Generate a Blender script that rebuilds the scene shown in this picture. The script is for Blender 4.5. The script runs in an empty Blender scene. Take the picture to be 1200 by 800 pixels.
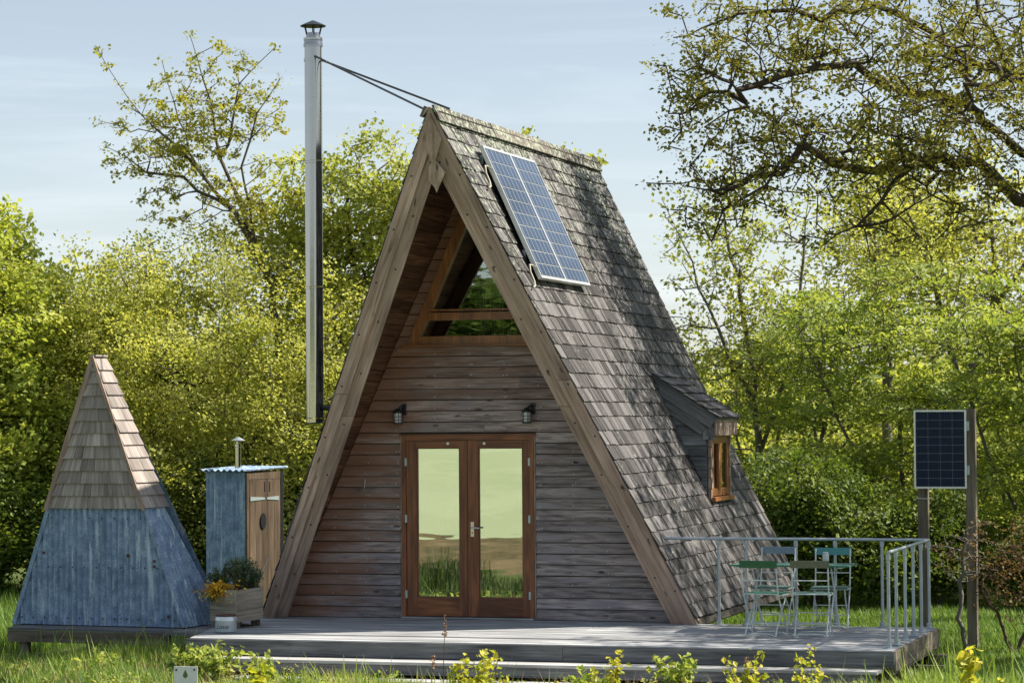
import bpy, math, random
import numpy as np
from mathutils import Vector, Matrix
random.seed(7)
rad = math.radians
SC = bpy.context.scene
COL = SC.collection

# ------------------------------------------------------------------ camera
CAMLOC = Vector((9.67, -29.95, 2.358))
YAW, PIT, ROLL = .298, .027, -.007
def set_camera():
    s, c = math.sin(YAW), math.cos(YAW)
    f0 = Vector((-s, c, 0)); r0 = Vector((c, s, 0)); up = Vector((0, 0, 1))
    f = f0*math.cos(PIT)+up*math.sin(PIT); u0 = -f0*math.sin(PIT)+up*math.cos(PIT)
    r = r0*math.cos(ROLL)+u0*math.sin(ROLL); u = -r0*math.sin(ROLL)+u0*math.cos(ROLL)
    cd = bpy.data.cameras.new('camera'); cam = bpy.data.objects.new('camera', cd); COL.objects.link(cam)
    m = Matrix(((r.x, u.x, -f.x, 0), (r.y, u.y, -f.y, 0), (r.z, u.z, -f.z, 0), (0, 0, 0, 1)))
    cam.matrix_world = Matrix.Translation(CAMLOC) @ m
    cd.sensor_width = 36; cd.lens = 96; cd.clip_end = 3000; cd.clip_start = .5
    cd.dof.use_dof = True; cd.dof.focus_distance = 31; cd.dof.aperture_fstop = 5.0
    SC.camera = cam
set_camera()

# ------------------------------------------------------------------ sky, sun, exposure
SUN = Vector((.60, .30, .74)).normalized()          # direction towards the sun
W = bpy.data.worlds.new('World'); SC.world = W; W.use_nodes = True
nt = W.node_tree; nt.nodes.clear()
def N(nt, typ, **kw):
    n = nt.nodes.new(typ)
    for k, v in kw.items():
        if k == 'inp':
            for a, b in v.items(): n.inputs[a].default_value = b
        else: setattr(n, k, v)
    return n
sky = N(nt, 'ShaderNodeTexSky', sky_type='NISHITA', sun_disc=False, sun_elevation=math.asin(SUN.z),
        sun_rotation=math.atan2(SUN.x, SUN.y), air_density=1.0, dust_density=1.2, ozone_density=1.4)
tc = N(nt, 'ShaderNodeTexCoord')
mp = N(nt, 'ShaderNodeMapping'); mp.inputs['Scale'].default_value = (1.5, 1.5, 22); mp.inputs['Rotation'].default_value = (.10, -.07, .3)
nz = N(nt, 'ShaderNodeTexNoise', inp={'Scale': 2.2, 'Detail': 6, 'Roughness': .62, 'Distortion': .6})
cr = N(nt, 'ShaderNodeValToRGB'); cr.color_ramp.elements[0].position = .50; cr.color_ramp.elements[1].position = .85
cr.color_ramp.elements[1].color = (.28, .28, .28, 1)
mx = N(nt, 'ShaderNodeMixRGB'); mx.inputs['Color2'].default_value = (9.5, 9.8, 10.2, 1)
base = N(nt, 'ShaderNodeMixRGB', inp={'Fac': .48, 'Color2': (5.6, 6.0, 6.4, 1)})
gz_ = N(nt, 'ShaderNodeSeparateXYZ'); gr = N(nt, 'ShaderNodeValToRGB')
gr.color_ramp.elements[0].position = .02; gr.color_ramp.elements[0].color = (1.0, 1.0, 1.0, 1)
gr.color_ramp.elements[1].position = .19; gr.color_ramp.elements[1].color = (.66, .69, .72, 1)
dk = N(nt, 'ShaderNodeMixRGB', blend_type='MULTIPLY', inp={'Fac': 1.})
bg = N(nt, 'ShaderNodeBackground', inp={'Strength': .074}); wo = N(nt, 'ShaderNodeOutputWorld')
lk = nt.links.new
lk(tc.outputs['Generated'], mp.inputs['Vector']); lk(mp.outputs[0], nz.inputs['Vector']); lk(nz.outputs['Fac'], cr.inputs[0])
lk(sky.outputs[0], base.inputs['Color1']); lk(base.outputs[0], mx.inputs['Color1']); lk(cr.outputs[0], mx.inputs['Fac'])
lk(tc.outputs['Generated'], gz_.inputs[0]); lk(gz_.outputs['Z'], gr.inputs[0]); lk(mx.outputs[0], dk.inputs['Color1']); lk(gr.outputs[0], dk.inputs['Color2']); lk(dk.outputs[0], bg.inputs['Color']); lk(bg.outputs[0], wo.inputs[0])
sl = bpy.data.lights.new('sun', 'SUN'); sl.energy = 4.3; sl.angle = rad(.55); sl.color = (1, .93, .80)
so = bpy.data.objects.new('sun', sl); COL.objects.link(so); so.rotation_euler = SUN.to_track_quat('Z', 'Y').to_euler(); so.location = (20, 20, 30)
SC.view_settings.view_transform = 'Standard'; SC.view_settings.look = 'None'; SC.view_settings.gamma = 1
SC.view_settings.exposure = 1.2
SC.cycles.use_denoising = True; SC.cycles.max_bounces = 10; SC.cycles.diffuse_bounces = 5; SC.cycles.transparent_max_bounces = 12
SC.cycles.sample_clamp_indirect = 6

# ------------------------------------------------------------------ materials
def newmat(name):
    m = bpy.data.materials.new(name); m.use_nodes = True; m.node_tree.nodes.clear(); return m
def ramp(nt, stops):
    r = N(nt, 'ShaderNodeValToRGB'); e = r.color_ramp.elements
    while len(e) < len(stops): e.new(.5)
    for el, (p, c) in zip(e, stops): el.position = p; el.color = (*c, 1)
    return r
def mixc(nt, fac, a, b, mode='MIX'):
    n = nt.nodes.new('ShaderNodeMixRGB'); n.blend_type = mode
    for k, v in (('Fac', fac), ('Color1', a), ('Color2', b)):
        if hasattr(v, 'is_linked'): nt.links.new(v, n.inputs[k])
        elif k == 'Fac': n.inputs[k].default_value = v
        else: n.inputs[k].default_value = (*v, 1)
    return n.outputs[0]
def math_(nt, op, a, b=0., clamp=False):
    n = nt.nodes.new('ShaderNodeMath'); n.operation = op; n.use_clamp = clamp
    for i, v in enumerate((a, b)):
        if hasattr(v, 'is_linked'): nt.links.new(v, n.inputs[i])
        else: n.inputs[i].default_value = v
    return n.outputs[0]
def noise(nt, vec, scale, detail=4, rough=.55, mapscale=None, dist=0):
    n = N(nt, 'ShaderNodeTexNoise', inp={'Scale': scale, 'Detail': detail, 'Roughness': rough, 'Distortion': dist})
    if mapscale:
        m = N(nt, 'ShaderNodeMapping'); m.inputs['Scale'].default_value = mapscale
        nt.links.new(vec, m.inputs['Vector']); vec = m.outputs[0]
    nt.links.new(vec, n.inputs['Vector']); return n.outputs['Fac']
def gc_vec(nt):
    a = N(nt, 'ShaderNodeAttribute', attribute_name='gc'); r = N(nt, 'ShaderNodeAttribute', attribute_name='rnd')
    return a.outputs['Vector'], r.outputs['Fac']
def finish(m, color, rough=.8, metal=0., bump=None, bstr=.3, bdist=.01, spec=.3, extra=None):
    nt = m.node_tree; p = nt.nodes.new('ShaderNodeBsdfPrincipled'); o = nt.nodes.new('ShaderNodeOutputMaterial')
    def setv(k, v):
        if hasattr(v, 'is_linked'): nt.links.new(v, p.inputs[k])
        elif k == 'Base Color': p.inputs[k].default_value = (*v, 1)
        else: p.inputs[k].default_value = v
    setv('Base Color', color); setv('Roughness', rough); setv('Metallic', metal); setv('Specular IOR Level', spec)
    if bump is not None:
        b = N(nt, 'ShaderNodeBump', inp={'Strength': bstr, 'Distance': bdist}); nt.links.new(bump, b.inputs['Height']); nt.links.new(b.outputs[0], p.inputs['Normal'])
    nt.links.new(p.outputs[0], o.inputs[0]); return m
def wood(name, dark, light, var=.5, blotch=None, knots=0., rough=.8, gs=(1.6, 34, 34), extra=None, contrast=(.3, .7), bstr=.35, spec=.25):
    m = newmat(name); nt = m.node_tree; v, rnd = gc_vec(nt)
    g = noise(nt, v, 1., 7, .62, gs, .4)
    r = ramp(nt, [(contrast[0], dark), (contrast[1], light)]); nt.links.new(g, r.inputs[0]); c = r.outputs[0]
    big = noise(nt, v, 1., 3, .5, (1.1, 4, 4))
    rb = ramp(nt, [(.3, (.62, .62, .62)), (.7, (1.25, 1.25, 1.25))]); nt.links.new(big, rb.inputs[0])
    c = mixc(nt, 1., c, rb.outputs[0], 'MULTIPLY')
    k = math_(nt, 'ADD', math_(nt, 'MULTIPLY', rnd, var*1.0), 1-var/2)
    kk = N(nt, 'ShaderNodeCombineXYZ'); 
    for i in range(3): nt.links.new(k, kk.inputs[i])
    c = mixc(nt, 1., c, kk.outputs[0], 'MULTIPLY')
    if blotch:
        bn = noise(nt, v, 1., 3, .5, (1.7, 9, 9)); bf = ramp(nt, [(.52, (0, 0, 0)), (.68, (1, 1, 1))]); nt.links.new(bn, bf.inputs[0])
        c = mixc(nt, bf.outputs[0], c, blotch)
    if knots:
        mm = N(nt, 'ShaderNodeMapping'); mm.inputs['Scale'].default_value = (2.6, 7, 3); nt.links.new(v, mm.inputs['Vector'])
        vo = N(nt, 'ShaderNodeTexVoronoi', inp={'Scale': 1.0}); nt.links.new(mm.outputs[0], vo.inputs['Vector'])
        kf = ramp(nt, [(.06, (1, 1, 1)), (.15, (0, 0, 0))]); nt.links.new(vo.outputs['Distance'], kf.inputs[0])
        c = mixc(nt, math_(nt, 'MULTIPLY', kf.outputs[0], knots), c, tuple(x*.25 for x in dark))
    if extra: c = extra(nt, c, v, rnd)
    return finish(m, c, rough, 0, g, bstr, .004, spec)

def wall_stain(nt, c, v, rnd):
    # sheltered boards under the overhang keep their red-brown colour, exposed ones have gone grey
    ge = N(nt, 'ShaderNodeNewGeometry'); se = N(nt, 'ShaderNodeSeparateXYZ'); nt.links.new(ge.outputs['Position'], se.inputs[0])
    d = math_(nt, 'ADD', math_(nt, 'SUBTRACT', se.outputs['X'], math_(nt, 'MULTIPLY', se.outputs['Z'], .456)), 2.35)
    nn = noise(nt, v, 1., 4, .6, (1.0, 7, 7))
    e = math_(nt, 'SUBTRACT', 1.0, math_(nt, 'DIVIDE', math_(nt, 'ADD', d, math_(nt, 'MULTIPLY', math_(nt, 'SUBTRACT', nn, .5), 2.8)), .95), True)
    up = math_(nt, 'DIVIDE', math_(nt, 'ADD', math_(nt, 'SUBTRACT', se.outputs['Z'], 2.0), math_(nt, 'MULTIPLY', math_(nt, 'SUBTRACT', nn, .45), 3.2)), 1.9, True)
    f = math_(nt, 'MAXIMUM', e, math_(nt, 'MULTIPLY', up, .70), True)
    red = mixc(nt, nn, (.10, .045, .030), (.44, .24, .16))
    return mixc(nt, f, c, red)
M = {}
M['wall'] = wood('weathered_cladding', (.090, .074, .074), (.41, .355, .345), .8, (.27, .245, .26), .9, extra=wall_stain, rough=.75, gs=(3.0, 30, 30))
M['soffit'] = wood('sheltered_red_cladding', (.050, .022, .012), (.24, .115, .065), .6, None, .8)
M['barge'] = wood('grey_brown_barge_board', (.19, .125, .095), (.50, .375, .305), .4, (.35, .265, .22), .8, gs=(1.4, 26, 26))
M['deck'] = wood('silvered_deck_board', (.15, .155, .165), (.50, .505, .515), .5, (.30, .30, .31), .3, gs=(1.2, 30, 30))
M['fascia'] = wood('dark_weathered_fascia', (.07, .072, .078), (.25, .25, .255), .35, (.15, .15, .155), .3)
M['step'] = wood('pale_step_board', (.20, .20, .20), (.50, .49, .48), .3)
M['post'] = wood('rough_grey_post', (.085, .07, .052), (.24, .20, .155), .3, None, .5, gs=(1.5, 22, 22))
M['door'] = wood('varnished_hardwood', (.10, .030, .011), (.30, .105, .038), .3, (.10, .032, .011), 0, rough=.42, gs=(1.6, 30, 30), bstr=.12, spec=.5)
M['window'] = wood('orange_varnished_wood', (.15, .055, .018), (.38, .155, .055), .2, None, 0, rough=.42, bstr=.1, spec=.5)
M['outdoor_door'] = wood('shade_darkened_brown_boards', (.055, .038, .025), (.17, .12, .08), .3, None, .4)  # albedo lowered so the sunlit outhouse door reads as shaded
M['planter'] = wood('pale_planter_board', (.20, .165, .12), (.46, .40, .33), .25, (.33, .29, .25), .4)

def shingle_mat(name, dark, light, warm, lichen):
    m = newmat(name); nt = m.node_tree; v, rnd = gc_vec(nt)
    g = noise(nt, v, 1., 6, .65, (1.3, 55, 55), .3)
    g2 = noise(nt, v, 1., 3, .6, (1.5, 16, 16))
    t = math_(nt, 'ADD', math_(nt, 'MULTIPLY', g, .55), math_(nt, 'ADD', math_(nt, 'MULTIPLY', g2, .45), math_(nt, 'MULTIPLY', math_(nt, 'SUBTRACT', rnd, .5), .66)))
    r = ramp(nt, [(.30, dark), (.52, tuple((a+b)/2.3 for a, b in zip(dark, light))), (.72, light)]); nt.links.new(t, r.inputs[0])
    c = mixc(nt, math_(nt, 'MULTIPLY', g2, .5), r.outputs[0], warm)
    c = mixc(nt, .5, r.outputs[0], c)
    # weathered darker butts
    ge = N(nt, 'ShaderNodeNewGeometry'); se = N(nt, 'ShaderNodeSeparateXYZ'); nt.links.new(ge.outputs['Position'], se.inputs[0])
    if lichen:
        hi = math_(nt, 'DIVIDE', math_(nt, 'SUBTRACT', se.outputs['Z'], 3.2), 2.6, True)
        sp = noise(nt, ge.outputs['Position'], 16, 5, .7)
        pat = noise(nt, ge.outputs['Position'], 1.7, 3, .5)
        x = math_(nt, 'ADD', math_(nt, 'ADD', sp, math_(nt, 'MULTIPLY', hi, .13)), math_(nt, 'MULTIPLY', pat, .25))
        lf = ramp(nt, [(.75, (0, 0, 0)), (.83, (1, 1, 1))]); nt.links.new(x, lf.inputs[0])
        c = mixc(nt, math_(nt, 'MULTIPLY', lf.outputs[0], .8), c, (.34, .38, .29))
    return finish(m, c, .72, 0, g, .5, .006, .35)
M['shingle'] = shingle_mat('weathered_cedar_shingle', (.008, .0085, .0105), (.128, .122, .126), (.125, .097, .083), True)
M['ridge'] = shingle_mat('mossy_ridge_board', (.014, .013, .012), (.12, .10, .085), (.11, .085, .065), True)
M['new_shingle'] = wood('silver_cedar_shingle', (.20, .165, .15), (.42, .37, .34), .45, None, 0, gs=(1.3, 40, 40))

def corrugated_mat():
    m = newmat('galvanised_corrugated_sheet'); nt = m.node_tree; ge = N(nt, 'ShaderNodeNewGeometry'); P = ge.outputs['Position']
    n1 = noise(nt, P, 7, 6, .65); n2 = noise(nt, P, 1., 5, .6, (16, 16, 1.6)); n3 = noise(nt, P, 60, 3, .6)
    r = ramp(nt, [(.33, (.080, .130, .215)), (.50, (.18, .268, .405)), (.66, (.36, .46, .59))]); nt.links.new(math_(nt, 'ADD', math_(nt, 'MULTIPLY', n1, .65), math_(nt, 'MULTIPLY', n3, .35)), r.inputs[0])
    st = ramp(nt, [(.54, (0, 0, 0)), (.64, (1, 1, 1))]); nt.links.new(math_(nt, 'ADD', math_(nt, 'MULTIPLY', n2, .8), math_(nt, 'MULTIPLY', n3, .2)), st.inputs[0])
    c = mixc(nt, math_(nt, 'MULTIPLY', st.outputs[0], .75), r.outputs[0], (.56, .66, .74))
    ru = noise(nt, P, 9, 4, .7); rf = ramp(nt, [(.69, (0, 0, 0)), (.74, (1, 1, 1))]); nt.links.new(ru, rf.inputs[0])
    c = mixc(nt, math_(nt, 'MULTIPLY', rf.outputs[0], .6), c, (.10, .05, .03))
    return finish(m, c, math_(nt, 'ADD', math_(nt, 'MULTIPLY', n1, .3), .42), .06, n3, .15, .003, .5)
M['tin'] = corrugated_mat()
def plain(name, col, rough=.5, metal=0., spec=.5, var=.25, scale=14):
    m = newmat(name); nt = m.node_tree; g = N(nt, 'ShaderNodeNewGeometry'); n = noise(nt, g.outputs['Position'], scale, 5, .6)
    c = mixc(nt, n, tuple(x*(1-var) for x in col), tuple(min(1, x*(1+var)) for x in col))
    return finish(m, c, rough, metal, n, .08, .003, spec)
M['galv'] = plain('galvanised_tube', (.36, .41, .46), .42, .55, var=.3, scale=25)
M['steel'] = plain('polished_flue_steel', (.44, .42, .39), .12, 1., var=.05)
M['darkmetal'] = plain('dark_metal', (.03, .035, .045), .45, .6)
M['nail'] = plain('nail_head', (.45, .46, .48), .4, .7)
M['alu'] = plain('aluminium_frame', (.62, .64, .66), .35, .6, var=.1)
M['black'] = plain('black_paint', (.014, .015, .018), .4)
M['brass'] = plain('pale_brass', (.75, .68, .52), .3, .7)
M['hinge'] = plain('zinc_hinge', (.42, .50, .50), .5, .5)
M['rod'] = plain('dark_stay_rod', (.06, .06, .07), .4, .7)
M['lampglass'] = plain('frosted_lamp_glass', (.45, .46, .48), .15, 0, .6)
M['green'] = plain('dark_green_paint', (.020, .105, .040), .45, var=.35, scale=30)
M['seatgreen'] = plain('green_slat_paint', (.03, .15, .09), .5, var=.4, scale=30)
M['palegreen'] = plain('faded_green_paint', (.10, .19, .16), .6, var=.3, scale=30)
M['olive'] = plain('faded_olive_paint', (.13, .14, .085), .6, var=.3, scale=30)
M['bluegrey'] = plain('faded_blue_grey_paint', (.16, .21, .26), .6, var=.25, scale=30)
M['teal'] = plain('faded_teal_paint', (.06, .24, .25), .55, var=.3, scale=30)
M['chair_frame'] = plain('white_chair_enamel', (.55, .60, .60), .45, .1, var=.25, scale=30)
M['enamel'] = plain('grey_white_enamel', (.36, .41, .43), .35, .1, var=.2, scale=20)
M['rust'] = plain('rusty_lid', (.085, .035, .02), .7, .2)
M['signwhite'] = plain('sign_white', (.78, .79, .78), .4, var=.04)
M['soil'] = plain('soil', (.05, .035, .025), .9)
M['curtain'] = plain('white_rope', (.75, .76, .72), .6, var=.1)
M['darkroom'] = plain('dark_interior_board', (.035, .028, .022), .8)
M['cable'] = plain('pale_cable', (.40, .37, .30), .6)
M['lichen_cable'] = M['cable']
M['letter'] = plain('black_lettering', (.02, .02, .025), .6)
M['emblem'] = plain('green_print', (.10, .17, .06), .6)
def cell_mat(name, a, b, rough, sp, lw, lf):
    m = newmat(name); nt = m.node_tree; v, rnd = gc_vec(nt)
    se = N(nt, 'ShaderNodeSeparateXYZ'); nt.links.new(v, se.inputs[0])
    n = noise(nt, v, 1, 3, .5, (9, 9, 9)); c = mixc(nt, n, a, b)
    w = N(nt, 'ShaderNodeMath', operation='PINGPONG'); nt.links.new(se.outputs['Y'], w.inputs[0]); w.inputs[1].default_value = .5
    line = math_(nt, 'LESS_THAN', w.outputs[0], lw)
    c = mixc(nt, math_(nt, 'MULTIPLY', line, lf), c, (.35, .38, .42))
    return finish(m, c, rough, 0, None, spec=sp)
M['cell'] = cell_mat('blue_solar_cell', (.020, .034, .070), (.050, .078, .135), .18, .6, .06, .5)
M['darkcell'] = cell_mat('dark_navy_solar_cell', (.007, .011, .030), (.014, .022, .055), .35, .12, .02, .2)
def glass_mat(name, refl, tint):
    m = newmat(name); nt = m.node_tree; g = N(nt, 'ShaderNodeBsdfGlossy', inp={'Color': (.93, .96, .92, 1), 'Roughness': .012})
    t = N(nt, 'ShaderNodeBsdfTransparent', inp={'Color': (*tint, 1)}); mx = N(nt, 'ShaderNodeMixShader', inp={'Fac': refl}); o = N(nt, 'ShaderNodeOutputMaterial')
    ge = N(nt, 'ShaderNodeNewGeometry'); n = noise(nt, ge.outputs['Position'], 1.0, 2, .5, (1.2, 1.2, 5)); b = N(nt, 'ShaderNodeBump', inp={'Strength': .045, 'Distance': .02})
    lk = nt.links.new; lk(n, b.inputs['Height']); lk(b.outputs[0], g.inputs['Normal'])
    lk(t.outputs[0], mx.inputs[1]); lk(g.outputs[0], mx.inputs[2]); lk(mx.outputs[0], o.inputs[0]); return m
M['glass'] = glass_mat('coated_door_glass', .62, (.7, .75, .7))
M['wglass'] = glass_mat('window_glass', .27, (.8, .85, .8))

def leaf_mat(name, a, b, c, trans=.5):
    m = newmat(name); nt = m.node_tree; at = N(nt, 'ShaderNodeAttribute', attribute_name='tint')
    r = ramp(nt, [(0, a), (.5, b), (1, c)]); nt.links.new(at.outputs['Fac'], r.inputs[0])
    p = N(nt, 'ShaderNodeBsdfPrincipled', inp={'Roughness': .55, 'Specular IOR Level': .35}); t = N(nt, 'ShaderNodeBsdfTranslucent')
    tr = mixc(nt, 1., r.outputs[0], (1.2, 1.15, .72), 'MULTIPLY')
    mx = N(nt, 'ShaderNodeMixShader', inp={'Fac': trans}); o = N(nt, 'ShaderNodeOutputMaterial'); lk = nt.links.new
    lk(r.outputs[0], p.inputs['Base Color']); lk(tr, t.inputs['Color']); lk(p.outputs[0], mx.inputs[1]); lk(t.outputs[0], mx.inputs[2]); lk(mx.outputs[0], o.inputs[0]); return m
M['leaf_maple'] = leaf_mat('maple_leaves', (.22, .30, .05), (.38, .44, .08), (.58, .58, .14))
M['leaf_willow'] = leaf_mat('pale_willow_leaves', (.30, .34, .06), (.50, .52, .12), (.66, .65, .24))
M['leaf_mid'] = leaf_mat('fresh_green_leaves', (.20, .25, .045), (.36, .40, .08), (.54, .54, .15))
M['leaf_bronze'] = leaf_mat('young_bronze_leaves', (.20, .22, .03), (.34, .34, .06), (.46, .44, .10))
M['leaf_oak'] = leaf_mat('young_oak_leaves', (.11, .12, .02), (.22, .22, .035), (.32, .28, .06), .4)
M['leaf_beech'] = leaf_mat('beech_leaves', (.16, .24, .04), (.31, .38, .075), (.50, .53, .15))
M['leaf_dark'] = leaf_mat('dark_hedge_leaves', (.06, .10, .018), (.13, .19, .03), (.26, .31, .06), .4)
M['leaf_fore'] = leaf_mat('yellow_green_young_leaves', (.32, .38, .03), (.50, .50, .05), (.62, .55, .10), .45)
M['leaf_red'] = leaf_mat('reddish_leaves', (.13, .065, .035), (.22, .13, .06), (.22, .22, .06), .4)
M['leaf_herb'] = leaf_mat('grey_green_herb', (.06, .10, .05), (.12, .17, .09), (.20, .25, .16), .25)
M['petal'] = leaf_mat('orange_yellow_petals', (.55, .20, .01), (.78, .45, .015), (.85, .65, .03), .3)
M['grass'] = leaf_mat('meadow_grass', (.05, .12, .02), (.18, .29, .045), (.44, .50, .13), .4)
M['tussock'] = leaf_mat('dark_tussock', (.015, .03, .006), (.04, .07, .012), (.09, .13, .03), .25)
M['dry'] = leaf_mat('dry_stalk', (.30, .17, .10), (.38, .22, .13), (.42, .28, .18), .2)
def bark(name, a, b):
    m = newmat(name); nt = m.node_tree; ge = N(nt, 'ShaderNodeNewGeometry'); n = noise(nt, ge.outputs['Position'], 1, 6, .65, (22, 22, 6))
    return finish(m, mixc(nt, n, a, b), .9, 0, n, .6, .01, .2)
M['bark'] = bark('grey_brown_bark', (.045, .035, .028), (.15, .125, .10))
M['barkgrey'] = bark('pale_grey_bark', (.07, .065, .055), (.21, .19, .165))
M['barkdark'] = bark('dark_oak_bark', (.030, .022, .016), (.10, .078, .060))
M['twigred'] = bark('red_brown_twig', (.06, .035, .025), (.16, .10, .075))
def ground_mat():
    m = newmat('meadow_ground'); nt = m.node_tree; ge = N(nt, 'ShaderNodeNewGeometry'); P = ge.outputs['Position']
    se = N(nt, 'ShaderNodeSeparateXYZ'); nt.links.new(P, se.inputs[0])
    n1 = noise(nt, P, .9, 6, .6); n2 = noise(nt, P, 14, 5, .7)
    g = mixc(nt, n2, (.045, .065, .018), (.11, .14, .04))
    nf = noise(nt, P, .12, 4, .6); far = mixc(nt, nf, (.22, .27, .14), (.40, .43, .28))
    nb = noise(nt, P, 1.0, 6, .75, (1.6, .35, 1)); nb = math_(nt, 'ADD', math_(nt, 'MULTIPLY', math_(nt, 'SUBTRACT', nb, .5), 2.4), .45, True); br = mixc(nt, nb, (.035, .035, .012), (.21, .155, .085))
    e = math_(nt, 'ADD', se.outputs['Y'], math_(nt, 'MULTIPLY', n1, .6))
    isfar = math_(nt, 'LESS_THAN', e, -19.2)
    isbr = math_(nt, 'LESS_THAN', math_(nt, 'ADD', se.outputs['Y'], math_(nt, 'MULTIPLY', n1, 3.)), -11.5)
    c = mixc(nt, isbr, g, br); c = mixc(nt, isfar, c, far)
    return finish(m, c, .95, 0, n2, .6, .05, .1)
M['ground'] = ground_mat()

# ------------------------------------------------------------------ object helpers
def tag(o, label, cat, group=None, kind=None):
    if label: o['label'] = label
    if cat: o['category'] = cat
    if group: o['group'] = group
    if kind: o['kind'] = kind
    return o
def thing(name, loc, label, cat, group=None):
    o = bpy.data.objects.new(name, None); COL.objects.link(o); o.location = loc; o.empty_display_size = .2
    bpy.context.view_layer.update()
    return tag(o, label, cat, group)
def wloc(o):
    v = Vector((0, 0, 0))
    while o is not None: v = v + o.location; o = o.parent
    return v
class MB:
    """collects shapes in world coordinates and links them as one mesh object"""
    def __init__(s): s.v = []; s.f = []; s.gc = []; s.rnd = []
    def add(s, vs, fs, gcs=None, rnd=None):
        b = len(s.v); s.v += [tuple(p) for p in vs]; s.f += [tuple(b+i for i in f) for f in fs]
        r = random.random() if rnd is None else rnd
        s.gc += [tuple(g) for g in (gcs or vs)]; s.rnd += [r]*len(vs)
    def hexa(s, c, axis_len=None, rnd=None, flip=False):
        """c: 8 corners, 0-3 near end face, 4-7 far end face; grain runs 0->4"""
        c = [Vector(p) for p in c]; L = ((c[4]-c[0]).length+(c[6]-c[2]).length)/2
        w = (c[1]-c[0]).length; t = (c[3]-c[0]).length; o = Vector((random.uniform(0, 50), random.uniform(0, 50), random.uniform(0, 50)))
        g = [Vector((0, 0, 0)), Vector((0, w, 0)), Vector((0, w, t)), Vector((0, 0, t))]
        gg = [o+q for q in g]+[o+q+Vector((L, 0, 0)) for q in g]
        s.add(c, [(3, 2, 1, 0), (4, 5, 6, 7), (0, 1, 5, 4), (1, 2, 6, 5), (2, 3, 7, 6), (3, 0, 4, 7)], gg, rnd); return s
    def box(s, x0, x1, y0, y1, z0, z1, ax='x', rnd=None):
        if ax == 'x': c = [(x0, y0, z0), (x0, y0, z1), (x0, y1, z1), (x0, y1, z0)]; c += [(x1, *p[1:]) for p in c]
        elif ax == 'z': c = [(x0, y0, z0), (x0, y1, z0), (x1, y1, z0), (x1, y0, z0)]; c += [(p[0], p[1], z1) for p in c]
        else: c = [(x0, y0, z0), (x1, y0, z0), (x1, y0, z1), (x0, y0, z1)]; c += [(p[0], y1, p[2]) for p in c]
        return s.hexa(c, rnd=rnd)
    def beam(s, a, b, w, t, up=(0, 0, 1)):
        a, b, up = Vector(a), Vector(b), Vector(up); d = (b-a).normalized(); sd = d.cross(up).normalized(); u = sd.cross(d).normalized()
        q = [sd*w/2+u*t/2, -sd*w/2+u*t/2, -sd*w/2-u*t/2, sd*w/2-u*t/2]
        return s.hexa([a+k for k in q]+[b+k for k in q])
    def tube(s, pts, r, n=8, caps=True):
        pts = [Vector(p) for p in pts]; rs = r if isinstance(r, (list, tuple)) else [r]*len(pts); vs = []; fs = []
        ref = None
        for i, p in enumerate(pts):
            d = (pts[min(i+1, len(pts)-1)]-pts[max(i-1, 0)]).normalized()
            if ref is None: ref = d.orthogonal().normalized()
            ref = (ref-d*ref.dot(d)).normalized(); q = d.cross(ref)
            for k in range(n):
                a = 2*math.pi*k/n; vs.append(p+(ref*math.cos(a)+q*math.sin(a))*rs[i])
        for i in range(len(pts)-1):
            for k in range(n): fs.append((i*n+k, i*n+(k+1) % n, (i+1)*n+(k+1) % n, (i+1)*n+k))
        if caps: fs.append(tuple(range(n))[::-1]); fs.append(tuple((len(pts)-1)*n+k for k in range(n)))
        s.add(vs, fs); return s
    def lathe(s, o, prof, n=20):
        o = Vector(o); vs = []; fs = []
        for r, z in prof:
            for k in range(n): a = 2*math.pi*k/n; vs.append(o+Vector((r*math.cos(a), r*math.sin(a), z)))
        for i in range(len(prof)-1):
            for k in range(n): fs.append((i*n+k, i*n+(k+1) % n, (i+1)*n+(k+1) % n, (i+1)*n+k))
        fs.append(tuple(range(n))[::-1]); fs.append(tuple((len(prof)-1)*n+k for k in range(n)))
        s.add(vs, fs); return s
    def build(s, name, mat, parent=None, smooth=False):
        off = wloc(parent) if parent else Vector((0, 0, 0))
        me = bpy.data.meshes.new(name); me.from_pydata([tuple(Vector(p)-off) for p in s.v], [], s.f)
        a = me.attributes.new('gc', 'FLOAT_VECTOR', 'POINT'); a.data.foreach_set('vector', np.array(s.gc, 'f').ravel())
        a = me.attributes.new('rnd', 'FLOAT', 'POINT'); a.data.foreach_set('value', np.array(s.rnd, 'f'))
        if smooth: me.polygons.foreach_set('use_smooth', [True]*len(me.polygons)); me.update(); me.set_sharp_from_angle(angle=rad(38))
        me.materials.append(mat); me.update()
        o = bpy.data.objects.new(name, me); COL.objects.link(o); o.parent = parent; return o
def box(name, x0, x1, y0, y1, z0, z1, mat, parent, ax='x'): return MB().box(x0, x1, y0, y1, z0, z1, ax).build(name, mat, parent)
def copy_tree(o, parent=None):
    c = o.copy(); COL.objects.link(c); c.parent = parent
    for ch in list(o.children): copy_tree(ch, c)
    return c

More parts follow.
